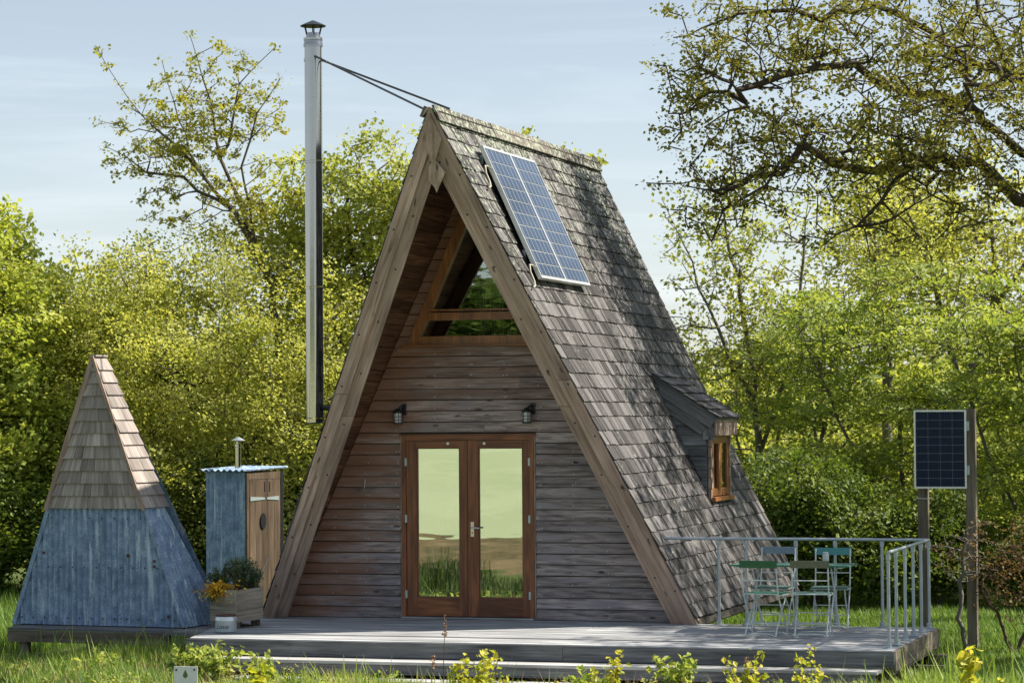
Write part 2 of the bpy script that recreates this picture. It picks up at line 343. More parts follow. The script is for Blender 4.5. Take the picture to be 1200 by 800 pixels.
# ------------------------------------------------------------------ ground
def ground_z(x, y):
    x = np.asarray(x, float); y = np.asarray(y, float)
    z = np.full(np.broadcast(x, y).shape, -.45)
    z = z+np.clip((-y-5)/25, 0, 1)**1.3*1.0+np.clip((-y-31)/200, 0, 3)*9
    z = z+np.clip((y-24)/120, 0, 2)*4
    return z+.03*np.sin(x*.9)*np.sin(y*.7+1)
def make_ground():
    xs = np.unique(np.concatenate([np.linspace(-900, -30, 18), np.linspace(-30, 30, 81), np.linspace(30, 900, 18)]))
    ys = np.unique(np.concatenate([np.linspace(-900, -40, 30), np.linspace(-40, 40, 107), np.linspace(40, 900, 18)]))
    X, Y = np.meshgrid(xs, ys, indexing='ij'); Z = ground_z(X, Y); nx, ny = X.shape
    v = np.stack([X, Y, Z], -1).reshape(-1, 3); i, j = np.meshgrid(range(nx-1), range(ny-1), indexing='ij'); a = (i*ny+j).ravel()
    f = np.stack([a, a+ny, a+ny+1, a+1], 1)
    me = bpy.data.meshes.new('ground'); me.from_pydata(v.tolist(), [], f.tolist()); me.materials.append(M['ground'])
    me.polygons.foreach_set('use_smooth', [True]*len(me.polygons))
    o = bpy.data.objects.new('ground', me); COL.objects.link(o); o['kind'] = 'structure'
make_ground()

# ------------------------------------------------------------------ the A-frame cabin
HW, HH, RK = 2.628, 5.762, 1.46/5.762        # half width at deck, ridge height, forward rake per metre of height
SL = math.hypot(HW, HH)
NR = Vector((HH/SL, 0, HW/SL))
def yfront(z): return -RK*z
def yback(z): return 5.95-.67*z/HH
def R(s, y, h, side=1):
    return Vector((side*(s*HW/SL+NR.x*h), y, HH-s*HH/SL+NR.z*h))
cabin = thing('a_frame_cabin', (0, 0, 0), 'large timber A-frame cabin with shingled roof and double glass doors, on the deck', 'cabin')
# roof decks
roof = {}
for side in (1, -1):
    m = MB(); zt = HH; 
    c = []
    for s_ in (0, SL+.02):
        z = HH-s_*HH/SL
        c += [R(s_, yfront(z)+.03, -.005, side), R(s_, yback(z), -.005, side), R(s_, yback(z), -.10, side), R(s_, yfront(z)+.03, -.10, side)]
    m.hexa(c); roof[side] = m.build('roof', M['darkroom'], cabin)
# shingles on the visible slope: the nearest 300 stand alone, the rest are joined
EX = .178; cols = []
DY0, DY1 = 3.08, 4.36     # dormer
for k in range(1, int(SL/EX)+1):
    sb = k*EX+.03; sh = max(sb-.30, .0)
    zb, zh = HH-sb*HH/SL, HH-sh*HH/SL
    y = yfront(zb)-.035; first = True
    while y < yback(zb):
        w = random.choice((.07, .09, .11, .13, .15, .18, .22))*random.uniform(.85, 1.15)
        y1 = min(y+w, yback(zb)+.02)
        if yback(zb)+.02-y1 < .06: y1 = yback(zb)+.02
        cols.append((k, sb+random.uniform(-.007, .006), sh, y, y1, first)); first = False; y = y1
def shingle(m, k, sb, sh, y0, y1, first, side=1, hb=.026):
    zb, zh = HH-sb*HH/SL, HH-sh*HH/SL; sk = (yfront(zh)-yfront(zb))
    g = .003; d = sk*(1 if first else .0)
    # shingles lean with the raked edge near the gable and straighten further back
    lean = lambda y: sk*max(0, 1-(y-yfront(zb))/2.2)
    a0, a1 = y0+g+lean(y0), y1-g+lean(y1); h = hb+random.uniform(-.004, .007)
    m.hexa([R(sh, a0, .004, side), R(sh, a1, .004, side), R(sh, a1, -.004, side), R(sh, a0, -.004, side),
            R(sb, y0+g, h, side), R(sb, y1-g, h, side), R(sb, y1-g, h-.013, side), R(sb, y0+g, h-.013, side)])
def hidden(c):
    z = HH-c[1]*HH/SL
    return DY0+.1 < (c[3]+c[4])/2 < DY1-.1 and 1.32 < z < 2.75
cols = [c for c in cols if not hidden(c)]
big = sorted(range(len(cols)), key=lambda i: -(cols[i][4]-cols[i][3])*(1-.06*max(0, cols[i][3])))[:300]; bigs = set(big)
rest = MB()
for i, c in enumerate(cols):
    if i in bigs:
        m = MB(); shingle(m, *c); m.build('shingle', M['shingle'], roof[1])
    else: shingle(rest, *c)
o = rest.build('shingle_field', M['shingle'], roof[1]); o['kind'] = 'stuff'
rest = MB()
for k in range(1, int(SL/EX)+1):
    sb = k*EX+.03; sh = max(0, sb-.3); y = yfront(HH-sb*HH/SL)-.035; first = True
    while y < yback(HH-sb*HH/SL)-.1:
        shingle(rest, k, sb, sh, y, y+.3, first, -1); first = False; y += .3
o = rest.build('shingle_field', M['shingle'], roof[-1]); o['kind'] = 'stuff'
# ridge boards: three lengths each side
for side in (1, -1):
    yy = [-1.52, .55, 2.9, 5.30]
    for i in range(3):
        dz = (.0, .006, .002)[i]; m = MB()
        q = [(-.0, .054+dz), (.19, .054+dz), (.19, .036+dz), (0, .028)]
        if side < 0: q = [(.012, .060+dz), (.14, .060+dz), (.14, .042+dz), (.012, .030)]
        m.hexa([R(s_, yy[i]+.004, h, side) for s_, h in q]+[R(s_, yy[i+1]-.004, h, side) for s_, h in q])
        b = m.build('ridge_board', M['ridge'], cabin)
# barge boards (two laps each side, each in two lengths), raking forward towards the ridge
NB = Vector((0, -math.cos(math.atan(RK)), -math.sin(math.atan(RK))))
def barge_pt(side, z, off, fwd): # off: horizontal distance inwards from roof edge
    x = max(0., HW*(1-z/HH)-off); return Vector((side*x, yfront(z), z))+NB*fwd
def barge(side, o0, o1, z0, z1, f0, f1, top=False):
    m = MB(); a = []
    lo = [barge_pt(side, z0, o0, f1), barge_pt(side, z0, o1, f1), barge_pt(side, z0, o1, f0), barge_pt(side, z0, o0, f0)]
    if top:
        za, zb = HH*(1-o0/HW), HH*(1-o1/HW)
        hi = [Vector((side*.002, yfront(za), za))+NB*f1, Vector((side*.002, yfront(zb), zb))+NB*f1, Vector((side*.002, yfront(zb), zb))+NB*f0, Vector((side*.002, yfront(za), za))+NB*f0]
    else: hi = [barge_pt(side, z1, o0, f1), barge_pt(side, z1, o1, f1), barge_pt(side, z1, o1, f0), barge_pt(side, z1, o0, f0)]
    m.hexa(lo+hi); return m.build('barge_board', M['barge'], cabin)
for side, j1, j2 in ((1, 2.75, 2.45), (-1, 2.62, 2.36)):
    barge(side, -.005, .155, .004, j1, .0, .032); barge(side, -.005, .155, j1+.005, 0, .0, .034, True)
    barge(side, .135, .305, .004, j2, -.035, -.002); barge(side, .135, .305, j2+.005, 0, -.035, -.004, True)
    # thin fillet under shingle edge and inner support
    m = MB(); m.hexa([barge_pt(side, .004, .02, -.002), barge_pt(side, .004, .10, -.002), barge_pt(side, .004, .10, -.16), barge_pt(side, .004, .02, -.16),
                      barge_pt(side, HH-.25, .02, -.002), barge_pt(side, HH-.25, .10, -.002), barge_pt(side, HH-.25, .10, -.16), barge_pt(side, HH-.25, .02, -.16)])
    m.build('verge_rafter', M['barge'], cabin)
# overlapped key plates at the apex
def plate(pts, f0, f1):
    m = MB(); n = len(pts); vs = [Vector((x, yfront(z), z))+NB*f1 for x, z in pts]+[Vector((x, yfront(z), z))+NB*f0 for x, z in pts]
    m.add(vs, [tuple(range(n)), tuple(range(n, 2*n))[::-1]]+[(i, i+n, (i+1) % n+n, (i+1) % n) for i in range(n)], [(v[2]*1., v[0], v[1]) for v in vs])
    m.build('apex_plate', M['barge'], cabin)
plate([(0, 5.70), (-.12, 5.40), (-.01, 5.13), (.11, 5.42)], .035, .058)
plate([(-.005, 5.22), (-.12, 5.02), (-.02, 4.90), (0, 4.84), (.03, 4.90), (.12, 5.06)], .0345, .052)
m = MB()
for side in (1, -1):   # bolts / big screw heads along the barge boards
    for i in range(9):
        z = .35+i*.58
        for off, f in ((.05, .034), (.22, -.002)):
            p = barge_pt(side, z+(off*.8), off, f); m.tube([p, p+NB*.006], .011, 6)
m.build('screw_head', M['darkmetal'], cabin)['kind'] = 'stuff'
# gable wall: lapped boards
YW = .30; BE = .127
DX0, DX1, DZ = -.972, .642, 2.125
def inner_x(z): return HW*(1-z/HH)-.135
wallbase = MB(); zt = 5.15
wallbase.add([(-inner_x(0), YW+.01, 0), (inner_x(0), YW+.01, 0), (inner_x(3.2), YW+.01, 3.2), (-inner_x(3.2), YW+.01, 3.2)], [])
nails = MB()
def wboard(xa0, xb0, xa1, xb1, z0, z1):
    m = MB(); yb, yt = YW-.040, YW-.020
    wob = random.uniform(-.003, .003)
    m.hexa([(xa0, yb+wob, z0), (xa1, yt, z1), (xa1, yt+.012, z1), (xa0, yb+.026, z0), (xb0, yb-wob, z0), (xb1, yt, z1), (xb1, yt+.012, z1), (xb0, yb+.026, z0)])
    m.build('cladding_board', M['wall'], cabin)
k = 0; z = .006
while z < 3.10:
    z1 = z+BE-.008+random.uniform(-.002, .002); za = z+random.uniform(-.001, .002)
    L0, L1 = inner_x(za), inner_x(z1)
    if za < DZ-.02:
        wboard(-L0, DX0-.022, -L1, DX0-.022, za, z1); wboard(DX1+.022, L0, DX1+.022, L1, za, z1)
    elif k % 4 == 1:
        s_ = random.uniform(-.6, .6); wboard(-L0, s_-.001, -L1, s_-.001, za, z1); wboard(s_+.001, L0, s_+.001, L1, za, z1)
    else: wboard(-L0, L0, -L1, L1, za, z1)
    for x in (-2.25, -1.83, -1.42, -1.03, -.55, -.13, .29, .70, 1.11, 1.52, 1.94, 2.3):
        if abs(x) > L1-.05 or (DX0-.03 < x < DX1+.03 and za < DZ): continue
        for q in range(1 if random.random() < .75 else 2):
            p = Vector((x+random.uniform(-.012, .012)+q*.03, YW-.0385, za+.028+random.uniform(-.006, .006))); nails.tube([p, p+Vector((0, -.004, 0))], .0075, 5)
    z += BE; k += 1
z = 3.165
while z < 4.95:
    z1 = z+BE-.008
    for sd in (-1, 1):
        wa, wb = .895*(1-(z-3.19)/2.0)+.002, .895*(1-(z1-3.19)/2.0)+.002
        if inner_x(z1) > wb+.01:
            q = [inner_x(z), inner_x(z1)]
            if sd < 0: wboard(-q[0], -wa, -q[1], -wb, z, z1)
            else: wboard(wa, q[0], wb, q[1], z, z1)
    z += BE
nails.build('nail_heads', M['nail'], cabin)['kind'] = 'stuff'
# lining of the raked overhang: boards running back to the wall, and along the inside
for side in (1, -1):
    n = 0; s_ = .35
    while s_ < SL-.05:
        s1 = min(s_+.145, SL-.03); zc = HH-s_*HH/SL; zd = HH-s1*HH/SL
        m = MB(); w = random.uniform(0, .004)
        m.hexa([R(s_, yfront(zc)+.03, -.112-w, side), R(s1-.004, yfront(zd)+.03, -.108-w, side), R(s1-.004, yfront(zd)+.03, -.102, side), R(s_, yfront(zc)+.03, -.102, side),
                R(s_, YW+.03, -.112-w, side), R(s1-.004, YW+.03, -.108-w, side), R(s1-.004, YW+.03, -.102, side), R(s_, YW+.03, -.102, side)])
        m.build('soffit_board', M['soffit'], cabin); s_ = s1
# interior shell so that the glass has a room behind it
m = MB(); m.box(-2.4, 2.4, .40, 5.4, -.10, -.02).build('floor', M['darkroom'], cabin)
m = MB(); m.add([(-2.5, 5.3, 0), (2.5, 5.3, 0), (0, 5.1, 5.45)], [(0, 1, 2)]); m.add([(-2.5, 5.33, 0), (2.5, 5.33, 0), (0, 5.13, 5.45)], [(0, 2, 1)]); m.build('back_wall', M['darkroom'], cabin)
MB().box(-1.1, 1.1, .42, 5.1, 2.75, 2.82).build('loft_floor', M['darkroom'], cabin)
# wall lining behind the boards (left and right of door, above it)
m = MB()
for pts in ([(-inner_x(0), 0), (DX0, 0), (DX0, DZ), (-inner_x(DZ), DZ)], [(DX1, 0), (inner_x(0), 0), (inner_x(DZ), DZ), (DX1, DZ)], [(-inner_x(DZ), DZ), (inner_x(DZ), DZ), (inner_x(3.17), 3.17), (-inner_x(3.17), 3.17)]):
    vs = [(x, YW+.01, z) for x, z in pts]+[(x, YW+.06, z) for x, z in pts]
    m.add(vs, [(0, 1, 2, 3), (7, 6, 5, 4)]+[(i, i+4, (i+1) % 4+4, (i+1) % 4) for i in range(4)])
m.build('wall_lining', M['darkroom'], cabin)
# double doors
yd = YW
fr = MB(); fr.box(DX0, DX0+.052, yd-.045, yd+.06, .02, DZ, 'z'); fr.box(DX1-.052, DX1, yd-.045, yd+.06, .02, DZ, 'z'); fr.box(DX0+.052, DX1-.052, yd-.044, yd+.06, DZ-.052, DZ-.001)
fr.build('door_frame', M['door'], cabin)
MB().box(DX0-.018, DX0-.001, yd-.035, yd+.02, .0, DZ+.01, 'z').build('door_trim', M['barge'], cabin)
MB().box(DX1+.001, DX1+.018, yd-.035, yd+.02, .0, DZ+.01, 'z').build('door_trim', M['barge'], cabin)
box('lintel_trim', DX0-.03, DX1+.03, yd-.05, yd+.01, DZ+.002, DZ+.022, M['door'], cabin)
box('threshold', DX0, DX1, yd-.10, yd+.05, .003, .020, M['step'], cabin)
def leaf_door(x0, x1, gx0, gx1, glass_label):
    z0, z1, gz0, gz1 = .03, 2.068, .245, 1.985
    st = MB(); st.box(x0, gx0, yd-.030, yd+.02, z0, z1, 'z'); d = st.build('door', M['door'], cabin)
    MB().box(gx1, x1, yd-.030, yd+.02, z0, z1, 'z').build('stile', M['door'], d)
    MB().box(gx0, gx1, yd-.029, yd+.02, gz1, z1).build('rail', M['door'], d)
    MB().box(gx0, gx1, yd-.029, yd+.02, z0, gz0).build('rail', M['door'], d)
    bd = MB(); t = .012
    bd.box(gx0, gx0+t, yd-.018, yd+.01, gz0+t, gz1-t, 'z'); bd.box(gx1-t, gx1, yd-.018, yd+.01, gz0+t, gz1-t, 'z'); bd.box(gx0, gx1, yd-.018, yd+.01, gz1-t, gz1); bd.box(gx0, gx1, yd-.018, yd+.01, gz0, gz0+t)
    bd.build('glazing_bead', M['door'], d)
    MB().box(gx0+t, gx1-t, yd-.004, yd+.004, gz0+t, gz1-t).build('glass_pane', M['glass'], d)
    return d
dl = leaf_door(DX0+.056, -.169, -.79, -.262, '')
dr = leaf_door(-.163, DX1-.056, -.035, .505, '')
for d, hx in ((dl, DX0+.054), (dr, DX1-.054)):
    for hz in (.28, 1.16, 1.82): MB().box(hx-.012, hx+.012, yd-.052, yd-.02, hz-.045, hz+.045, 'z').build('hinge', M['hinge'], d)
for d, x in ((dl, -.40), (dr, .045)): MB().tube([(x, yd-.03, 2.035), (x, yd-.045, 2.035)], .017, 10).build('catch_knob', M['alu'], d)
m = MB(); m.box(-.128, -.088, yd-.037, yd-.031, .955, 1.125, 'z'); m.build('handle_plate', M['brass'], dr)
MB().tube([(-.108, yd-.037, 1.06), (-.108, yd-.075, 1.06), (-.10, yd-.08, 1.06), (-.01, yd-.08, 1.055)], .009, 8).build('handle', M['alu'], dr)
MB().tube([(-.108, yd-.0375, 1.00), (-.108, yd-.040, 1.00)], .009, 8).build('keyhole', M['black'], dr)
# gable window
def wx(z, off): return .895*(1-(z-3.19)/2.0)-off
def wprism(pts, y0, y1, mat, name):
    m = MB(); n = len(pts); vs = [(x, y0, z) for x, z in pts]+[(x, y1, z) for x, z in pts]
    m.add(vs, [tuple(range(n)), tuple(range(n, 2*n))[::-1]]+[(i, i+n, (i+1) % n+n, (i+1) % n) for i in range(n)], [(z, x, y) for x, y, z in vs]); return m
gw = wprism([(-.895, 3.19), (.895, 3.19), (.85, 3.285), (-.85, 3.285)], YW-.06, YW+.03, M['window'], 'w').build('gable_window', M['window'], cabin)
for sd in (-1, 1):
    wprism([(sd*wx(3.287, 0), 3.287), (sd*wx(5.0, 0), 5.0), (sd*.001, 5.17), (sd*.001, 4.92), (sd*wx(3.287, .125), 3.287)], YW-.059, YW+.03, M['window'], 'w').build('window_frame', M['window'], gw)
wprism([(-wx(3.47, .12), 3.47), (wx(3.47, .12), 3.47), (wx(3.56, .12), 3.56), (-wx(3.56, .12), 3.56)], YW-.05, YW+.025, M['window'], 'w').build('transom', M['window'], gw)
wprism([(-wx(3.53, .115), 3.575), (wx(3.53, .115), 3.575), (wx(3.56, .12), 3.60), (-wx(3.56, .12), 3.60)], YW-.035, YW+.015, M['window'], 'w').build('glazing_bead', M['window'], gw)
box('window_sill', -.96, .96, YW-.10, YW+.02, 3.162, 3.187, M['window'], gw)
box('drip_board', -1.02, 1.02, YW-.05, YW+.01, 3.10, 3.159, M['wall'], gw)
wprism([(-wx(3.29, .12), 3.29), (wx(3.29, .12), 3.29), (wx(3.47, .12), 3.47), (-wx(3.47, .12), 3.47)], YW-.006, YW+.002, M['wglass'], 'w').build('glass_pane', M['wglass'], gw)
wprism([(-wx(3.56, .12), 3.60), (wx(3.56, .12), 3.60), (0, 4.93)], YW-.006, YW+.002, M['wglass'], 'w').build('glass_pane', M['wglass'], gw)
# hanging rope chair seen dimly through the gable window
hc = thing('hanging_basket_seat', (.0, .95, 2.83), 'white wire hanging basket seat seen through the gable window', 'hanging seat')
m = MB()
for zz, r in ((3.25, .20), (3.55, .25), (3.9, .27), (4.05, .27)):
    m.tube([(.05+r*math.cos(a), .95+r*math.sin(a), zz) for a in [i*math.pi/8 for i in range(17)]], .010, 5)
for i in range(14):
    a = i*math.pi/7; m.tube([(.05+.20*math.cos(a), .95+.20*math.sin(a), 3.2), (.05+.25*math.cos(a), .95+.25*math.sin(a), 3.55), (.05+.27*math.cos(a), .95+.27*math.sin(a), 4.05)], .008, 4)
m.build('basket', M['curtain'], hc)
m = MB()
for a in (0, 2.1, 4.2): m.tube([(.05+.27*math.cos(a), .95+.27*math.sin(a), 4.05), (.05, .95, 4.7)], .008, 4)
m.build('hanging_rope', M['curtain'], hc)

# dormer on the right slope
XF = 2.06; ZF0, ZF1 = 1.30, 2.09
def roofx(z): return HW*(1-z/HH)
drm = MB()
def slab(pts, y0, y1, gz=False):
    m = MB(); n = len(pts); vs = [(x, y0, z) for x, z in pts]+[(x, y1, z) for x, z in pts]
    m.add(vs, [tuple(range(n)), tuple(range(n, 2*n))[::-1]]+[(i, i+n, (i+1) % n+n, (i+1) % n) for i in range(n)], [(x+z if not gz else z*2, y*2+3, z-x) for x, y, z in vs]); return m
YD0, YD1 = 3.12, 4.24
dormer = slab([(roofx(1.22), 1.22), (XF-.02, 1.30), (XF-.02, 2.10), (roofx(2.72)-.05, 2.74)], YD0+.02, YD0+.05).build('dormer', M['fascia'], cabin)
slab([(roofx(1.22), 1.22), (XF-.02, 1.30), (XF-.02, 2.10), (roofx(2.72)-.05, 2.74)], YD1-.05, YD1-.02).build('far_cheek', M['fascia'], dormer)
zz = 1.33
while zz < 2.45:                       # cheek cladding, cut to the slope
    z1 = min(zz+.128, 2.5); xr0 = min(XF-.03, XF-.03-(max(zz-2.07, 0))*1.45); xr1 = min(XF-.03, XF-.03-(max(z1-2.07, 0))*1.45)
    m = MB(); m.hexa([(roofx(zz)-.02, YD0-.012, zz), (roofx(z1)-.02, YD0+.010, z1), (roofx(z1)-.02, YD0+.018, z1), (roofx(zz)-.02, YD0+.012, zz),
                      (xr0, YD0-.012, zz), (xr1, YD0+.010, z1), (xr1, YD0+.018, z1), (xr0, YD0+.012, zz)])
    m.build('cheek_board', M['fascia'], dormer); zz += .128
DR0, DR1 = (1.30, 2.90), (2.20, 2.30)  # roof of the dormer from the main slope to its eave
def dp(t, y, h): # t metres down the dormer slope
    L = math.hypot(DR1[0]-DR0[0], DR1[1]-DR0[1]); dx, dz = (DR1[0]-DR0[0])/L, (DR1[1]-DR0[1])/L
    return Vector((DR0[0]+dx*t-dz*h, y, DR0[1]+dz*t+dx*h))
DL = math.hypot(.90, .60)
m = MB(); m.hexa([dp(.02, YD0-.06, 0), dp(.02, YD1+.06, 0), dp(.02, YD1+.06, -.04), dp(.02, YD0-.06, -.04), dp(DL-.02, YD0-.06, 0), dp(DL-.02, YD1+.06, 0), dp(DL-.02, YD1+.06, -.04), dp(DL-.02, YD0-.06, -.04)])
m.build('dormer_roof', M['fascia'], dormer)
t = .16
while t < DL+.06:
    y = YD0-.085
    while y < YD1+.05:
        w = random.uniform(.12, .26); y1 = min(y+w, YD1+.09); m = MB()
        m.hexa([dp(max(0, t-.22), y+.003, .006), dp(max(0, t-.22), y1-.003, .006), dp(max(0, t-.22), y1-.003, .001), dp(max(0, t-.22), y+.003, .001),
                dp(t, y+.003, .030), dp(t, y1-.003, .030), dp(t, y1-.003, .014), dp(t, y+.003, .014)])
        m.build('shingle', M['shingle'], dormer); y = y1
    t += .185
for k, (o0, o1, f) in enumerate(((-.045, -.165, .035), (-.150, -.30, .015))):   # two lapped verge boards
    m = MB(); y = YD0-.02-f
    m.hexa([dp(.08, y, o0), dp(.08, y, o1), dp(.08, y+.025, o1), dp(.08, y+.025, o0), dp(DL-.03-.06*k, y, o0), dp(DL-.03-.06*k, y, o1), dp(DL-.03-.06*k, y+.025, o1), dp(DL-.03-.06*k, y+.025, o0)])
    m.build('verge_board', M['fascia'], dormer)
y = YD0-.05
while y < YD1+.04:       # short upright fascia boards
    y1 = min(y+.15, YD1+.06); MB().box(2.135, 2.155, y+.002, y1-.002, 2.09, 2.275, 'z').build('fascia_board', M['barge'], dormer); y = y1
MB().box(XF-.03, 2.132, YD0-.02, YD1+.02, 2.083, 2.20, 'y').build('soffit', M['fascia'], dormer)
for y in (YD0+.0, YD1-.07):
    m = MB()
    for i in range(6): m.box(XF-.015, XF+.02+.010*(i % 2), y, y+.07, 1.305+i*.13, 1.305+(i+1)*.13-.008, 'z')
    m.build('corner_trim', M['barge'], dormer)
dwn = MB().box(XF-.03, XF+.01, YD0+.08, YD0+.20, 1.34, 2.08, 'z').build('window_frame', M['window'], dormer)
MB().box(XF-.03, XF+.01, YD1-.19, YD1-.08, 1.34, 2.08, 'z').build('window_frame', M['window'], dormer)
MB().box(XF-.03, XF+.009, YD0+.20, YD1-.19, 1.34, 1.43, 'y').build('window_frame', M['window'], dormer)
MB().box(XF-.03, XF+.009, YD0+.20, YD1-.19, 1.99, 2.08, 'y').build('window_frame', M['window'], dormer)
MB().box(XF-.01, XF+.03, YD0+.40, YD0+.56, 1.43, 1.99, 'z').build('window_frame', M['window'], dormer)
MB().box(XF-.02, XF-.012, YD0+.2, YD1-.19, 1.43, 1.99, 'z').build('glass_pane', M['wglass'], dormer)
MB().box(XF-.08, XF+.06, YD0-.015, YD0+.05, 2.04, 2.26, 'z').build('corner_block', M['fascia'], dormer)
MB().box(XF-.03, XF+.07, YD0+.02, YD1-.02, 1.275, 1.325, 'y').build('window_sill', M['window'], dormer)
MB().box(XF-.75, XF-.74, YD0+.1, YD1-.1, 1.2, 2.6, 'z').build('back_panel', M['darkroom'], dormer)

# ------------------------------------------------------------------ solar panels on the roof slope
def roof_panel(y0, y1, label):
    s0, s1 = .43, 2.10; h = .12
    p = thing('solar_panel', R(s1, y0, h-.05), label, 'solar panel', 'framed solar panels on the cabin roof')
    def fb(sa, sb, ya, yb, ha, hb, grain):
        m = MB(); m.hexa([R(sa, ya, hb), R(sa, yb, hb), R(sa, yb, ha), R(sa, ya, ha), R(sb, ya, hb), R(sb, yb, hb), R(sb, yb, ha), R(sb, ya, ha)]); return m
    for a in ((s0, s1, y0, y0+.028), (s0, s1, y1-.028, y1), (s0, s0+.03, y0+.028, y1-.028), (s1-.035, s1, y0+.028, y1-.028)): fb(*a, h-.045, h+.004, 0).build('frame_bar', M['alu'], p)
    fb(s0+.03, s1-.035, y0+.028, y1-.028, h-.02, h-.006, 0).build('backing_sheet', M['alu'], p)
    n = 10; ds = (s1-s0-.065)/n
    for i in range(n):
        a = s0+.03+i*ds; m = MB(); ya, yb = y0+.030, y1-.030
        c = [R(a+.007, ya, h), R(a+.007, yb, h), R(a+.007, yb, h-.005), R(a+.007, ya, h-.005), R(a+ds-.007, ya, h), R(a+ds-.007, yb, h), R(a+ds-.007, yb, h-.005), R(a+ds-.007, ya, h-.005)]
        u = [0, 6, 6, 0]; g = [(i*3.1, q+.5, 0) for q in u]+[(i*3.1+1, q+.5, 0) for q in u]
        m.add(c, [(3, 2, 1, 0), (4, 5, 6, 7), (0, 1, 5, 4), (1, 2, 6, 5), (2, 3, 7, 6), (3, 0, 4, 7)], g); m.build('cell_row', M['cell'], p)
    for s_ in (.55, 1.75):
        for y in (y0+.08, y1-.1):
            MB().box(*(lambda q: (q.x-.02, q.x+.02, q.y-.02, q.y+.02, q.z-.06, q.z+.04))(R(s_, y, h-.09)), 'z').build('mounting_foot', M['galv'], p)
roof_panel(-.50, .528, 'left one of two framed blue solar panels on the roof, nearest the gable edge')
roof_panel(.532, 1.56, 'right one of two framed blue solar panels on the roof, farther from the gable edge')
for (s_, y, lab) in ((.72, -.57, 'upper loop of pale cable beside the roof solar panel'), (1.96, -.57, 'lower loop of pale cable beside the bottom corner of the roof solar panel')):
    m = MB(); m.tube([R(s_, y+.12, .09), R(s_-.02, y, .10), R(s_-.03, y-.08, .09), R(s_+.05, y-.10, .07), R(s_+.16, y-.07, .06), R(s_+.22, y-.12, .06), R(s_+.24, y-.2, .055)], .011, 5)
    tag(m.build('cable_loop', M['cable'], None, True), lab, 'cable', 'cable loops')

# ------------------------------------------------------------------ wall lanterns
def lantern(x, label):
    t = thing('wall_lantern', (x, YW-.03, 2.27), label, 'lantern', 'wall lanterns above the doors')
    MB().box(x+.02, x+.075, YW-.045, YW-.028, 2.37, 2.50, 'z').build('back_plate', M['black'], t)
    MB().tube([(x+.045, YW-.04, 2.46), (x+.04, YW-.10, 2.47), (x, YW-.13, 2.43), (x, YW-.13, 2.40)], .014, 8).build('bracket', M['black'], t)
    MB().lathe((x, YW-.13, 2.27), [(.035, .12), (.058, .125), (.06, .14), (.03, .165), (.012, .175)], 16).build('cap', M['black'], t, True)
    MB().lathe((x, YW-.13, 2.27), [(.046, .012), (.050, .03), (.050, .12)], 16).build('glass', M['lampglass'], t, True)
    m = MB()
    for i in range(6): a = i*math.pi/3; m.tube([(x+.053*math.cos(a), YW-.13+.053*math.sin(a), 2.275), (x+.053*math.cos(a), YW-.13+.053*math.sin(a), 2.395)], .004, 4)
    for z_ in (2.31, 2.35): m.tube([(x+.053*math.cos(a), YW-.13+.053*math.sin(a), z_) for a in [j*math.pi/8 for j in range(17)]], .0035, 4)
    m.build('cage', M['black'], t)
    MB().lathe((x, YW-.13, 2.262), [(.03, 0), (.054, .004), (.054, .018), (.04, .02)], 16).build('base_ring', M['black'], t)
lantern(-.985, 'black caged lantern on the boards above the left door')
lantern(.590, 'black caged lantern on the boards above the right door')

# ------------------------------------------------------------------ flue
FX, FY = -2.03, .2
fl = thing('chimney_flue', (FX, FY, 2.3), 'tall polished steel flue pipe standing left of the cabin roof', 'chimney')
zs = [2.34, 3.89, 5.38, 6.76]
for i in range(3):
    MB().lathe((FX, FY, 0), [(.104, zs[i]+.004), (.104, zs[i+1]-.03), (.112, zs[i+1]-.028), (.112, zs[i+1]-.004)], 40).build('pipe_section', M['steel'], fl, True)
MB().lathe((FX, FY, 0), [(.116, 6.74), (.116, 6.77), (.109, 6.78), (.109, 6.805), (.114, 6.81), (.114, 6.84), (.085, 6.85), (.075, 6.90)], 32).build('collar', M['steel'], fl, True)
m = MB()
for a in (.4, 2.0, 3.6, 5.2): m.beam((FX+.07*math.cos(a), FY+.07*math.sin(a), 6.86), (FX+.10*math.cos(a), FY+.10*math.sin(a), 6.99), .012, .02)
m.build('cap_bracket', M['darkmetal'], fl)
MB().lathe((FX, FY, 0), [(.150, 6.975), (.152, 6.985), (.09, 7.015), (.02, 7.045), (.004, 7.05)], 28).build('rain_cap', M['darkmetal'], fl, True)
MB().lathe((FX, FY, 0), [(.06, 2.27), (.106, 2.29), (.106, 2.335)], 28).build('end_cap', M['steel'], fl, True)
MB().tube([(FX, FY, 2.46), (-1.50, FY, 2.46)], .028, 12).build('wall_bracket', M['darkmetal'], fl, True)
MB().lathe((FX, FY, 0), [(.112, 6.56), (.112, 6.60)], 32).build('stay_band', M['steel'], fl, True)
MB().tube([(FX+.06, FY-.10, 6.61), (-.04, -1.38, 5.72)], .013, 6).build('stay_rod', M['rod'], fl)
MB().tube([(FX+.11, FY, 6.57), (-.02, -.75, 5.82)], .013, 6).build('stay_rod', M['rod'], fl)

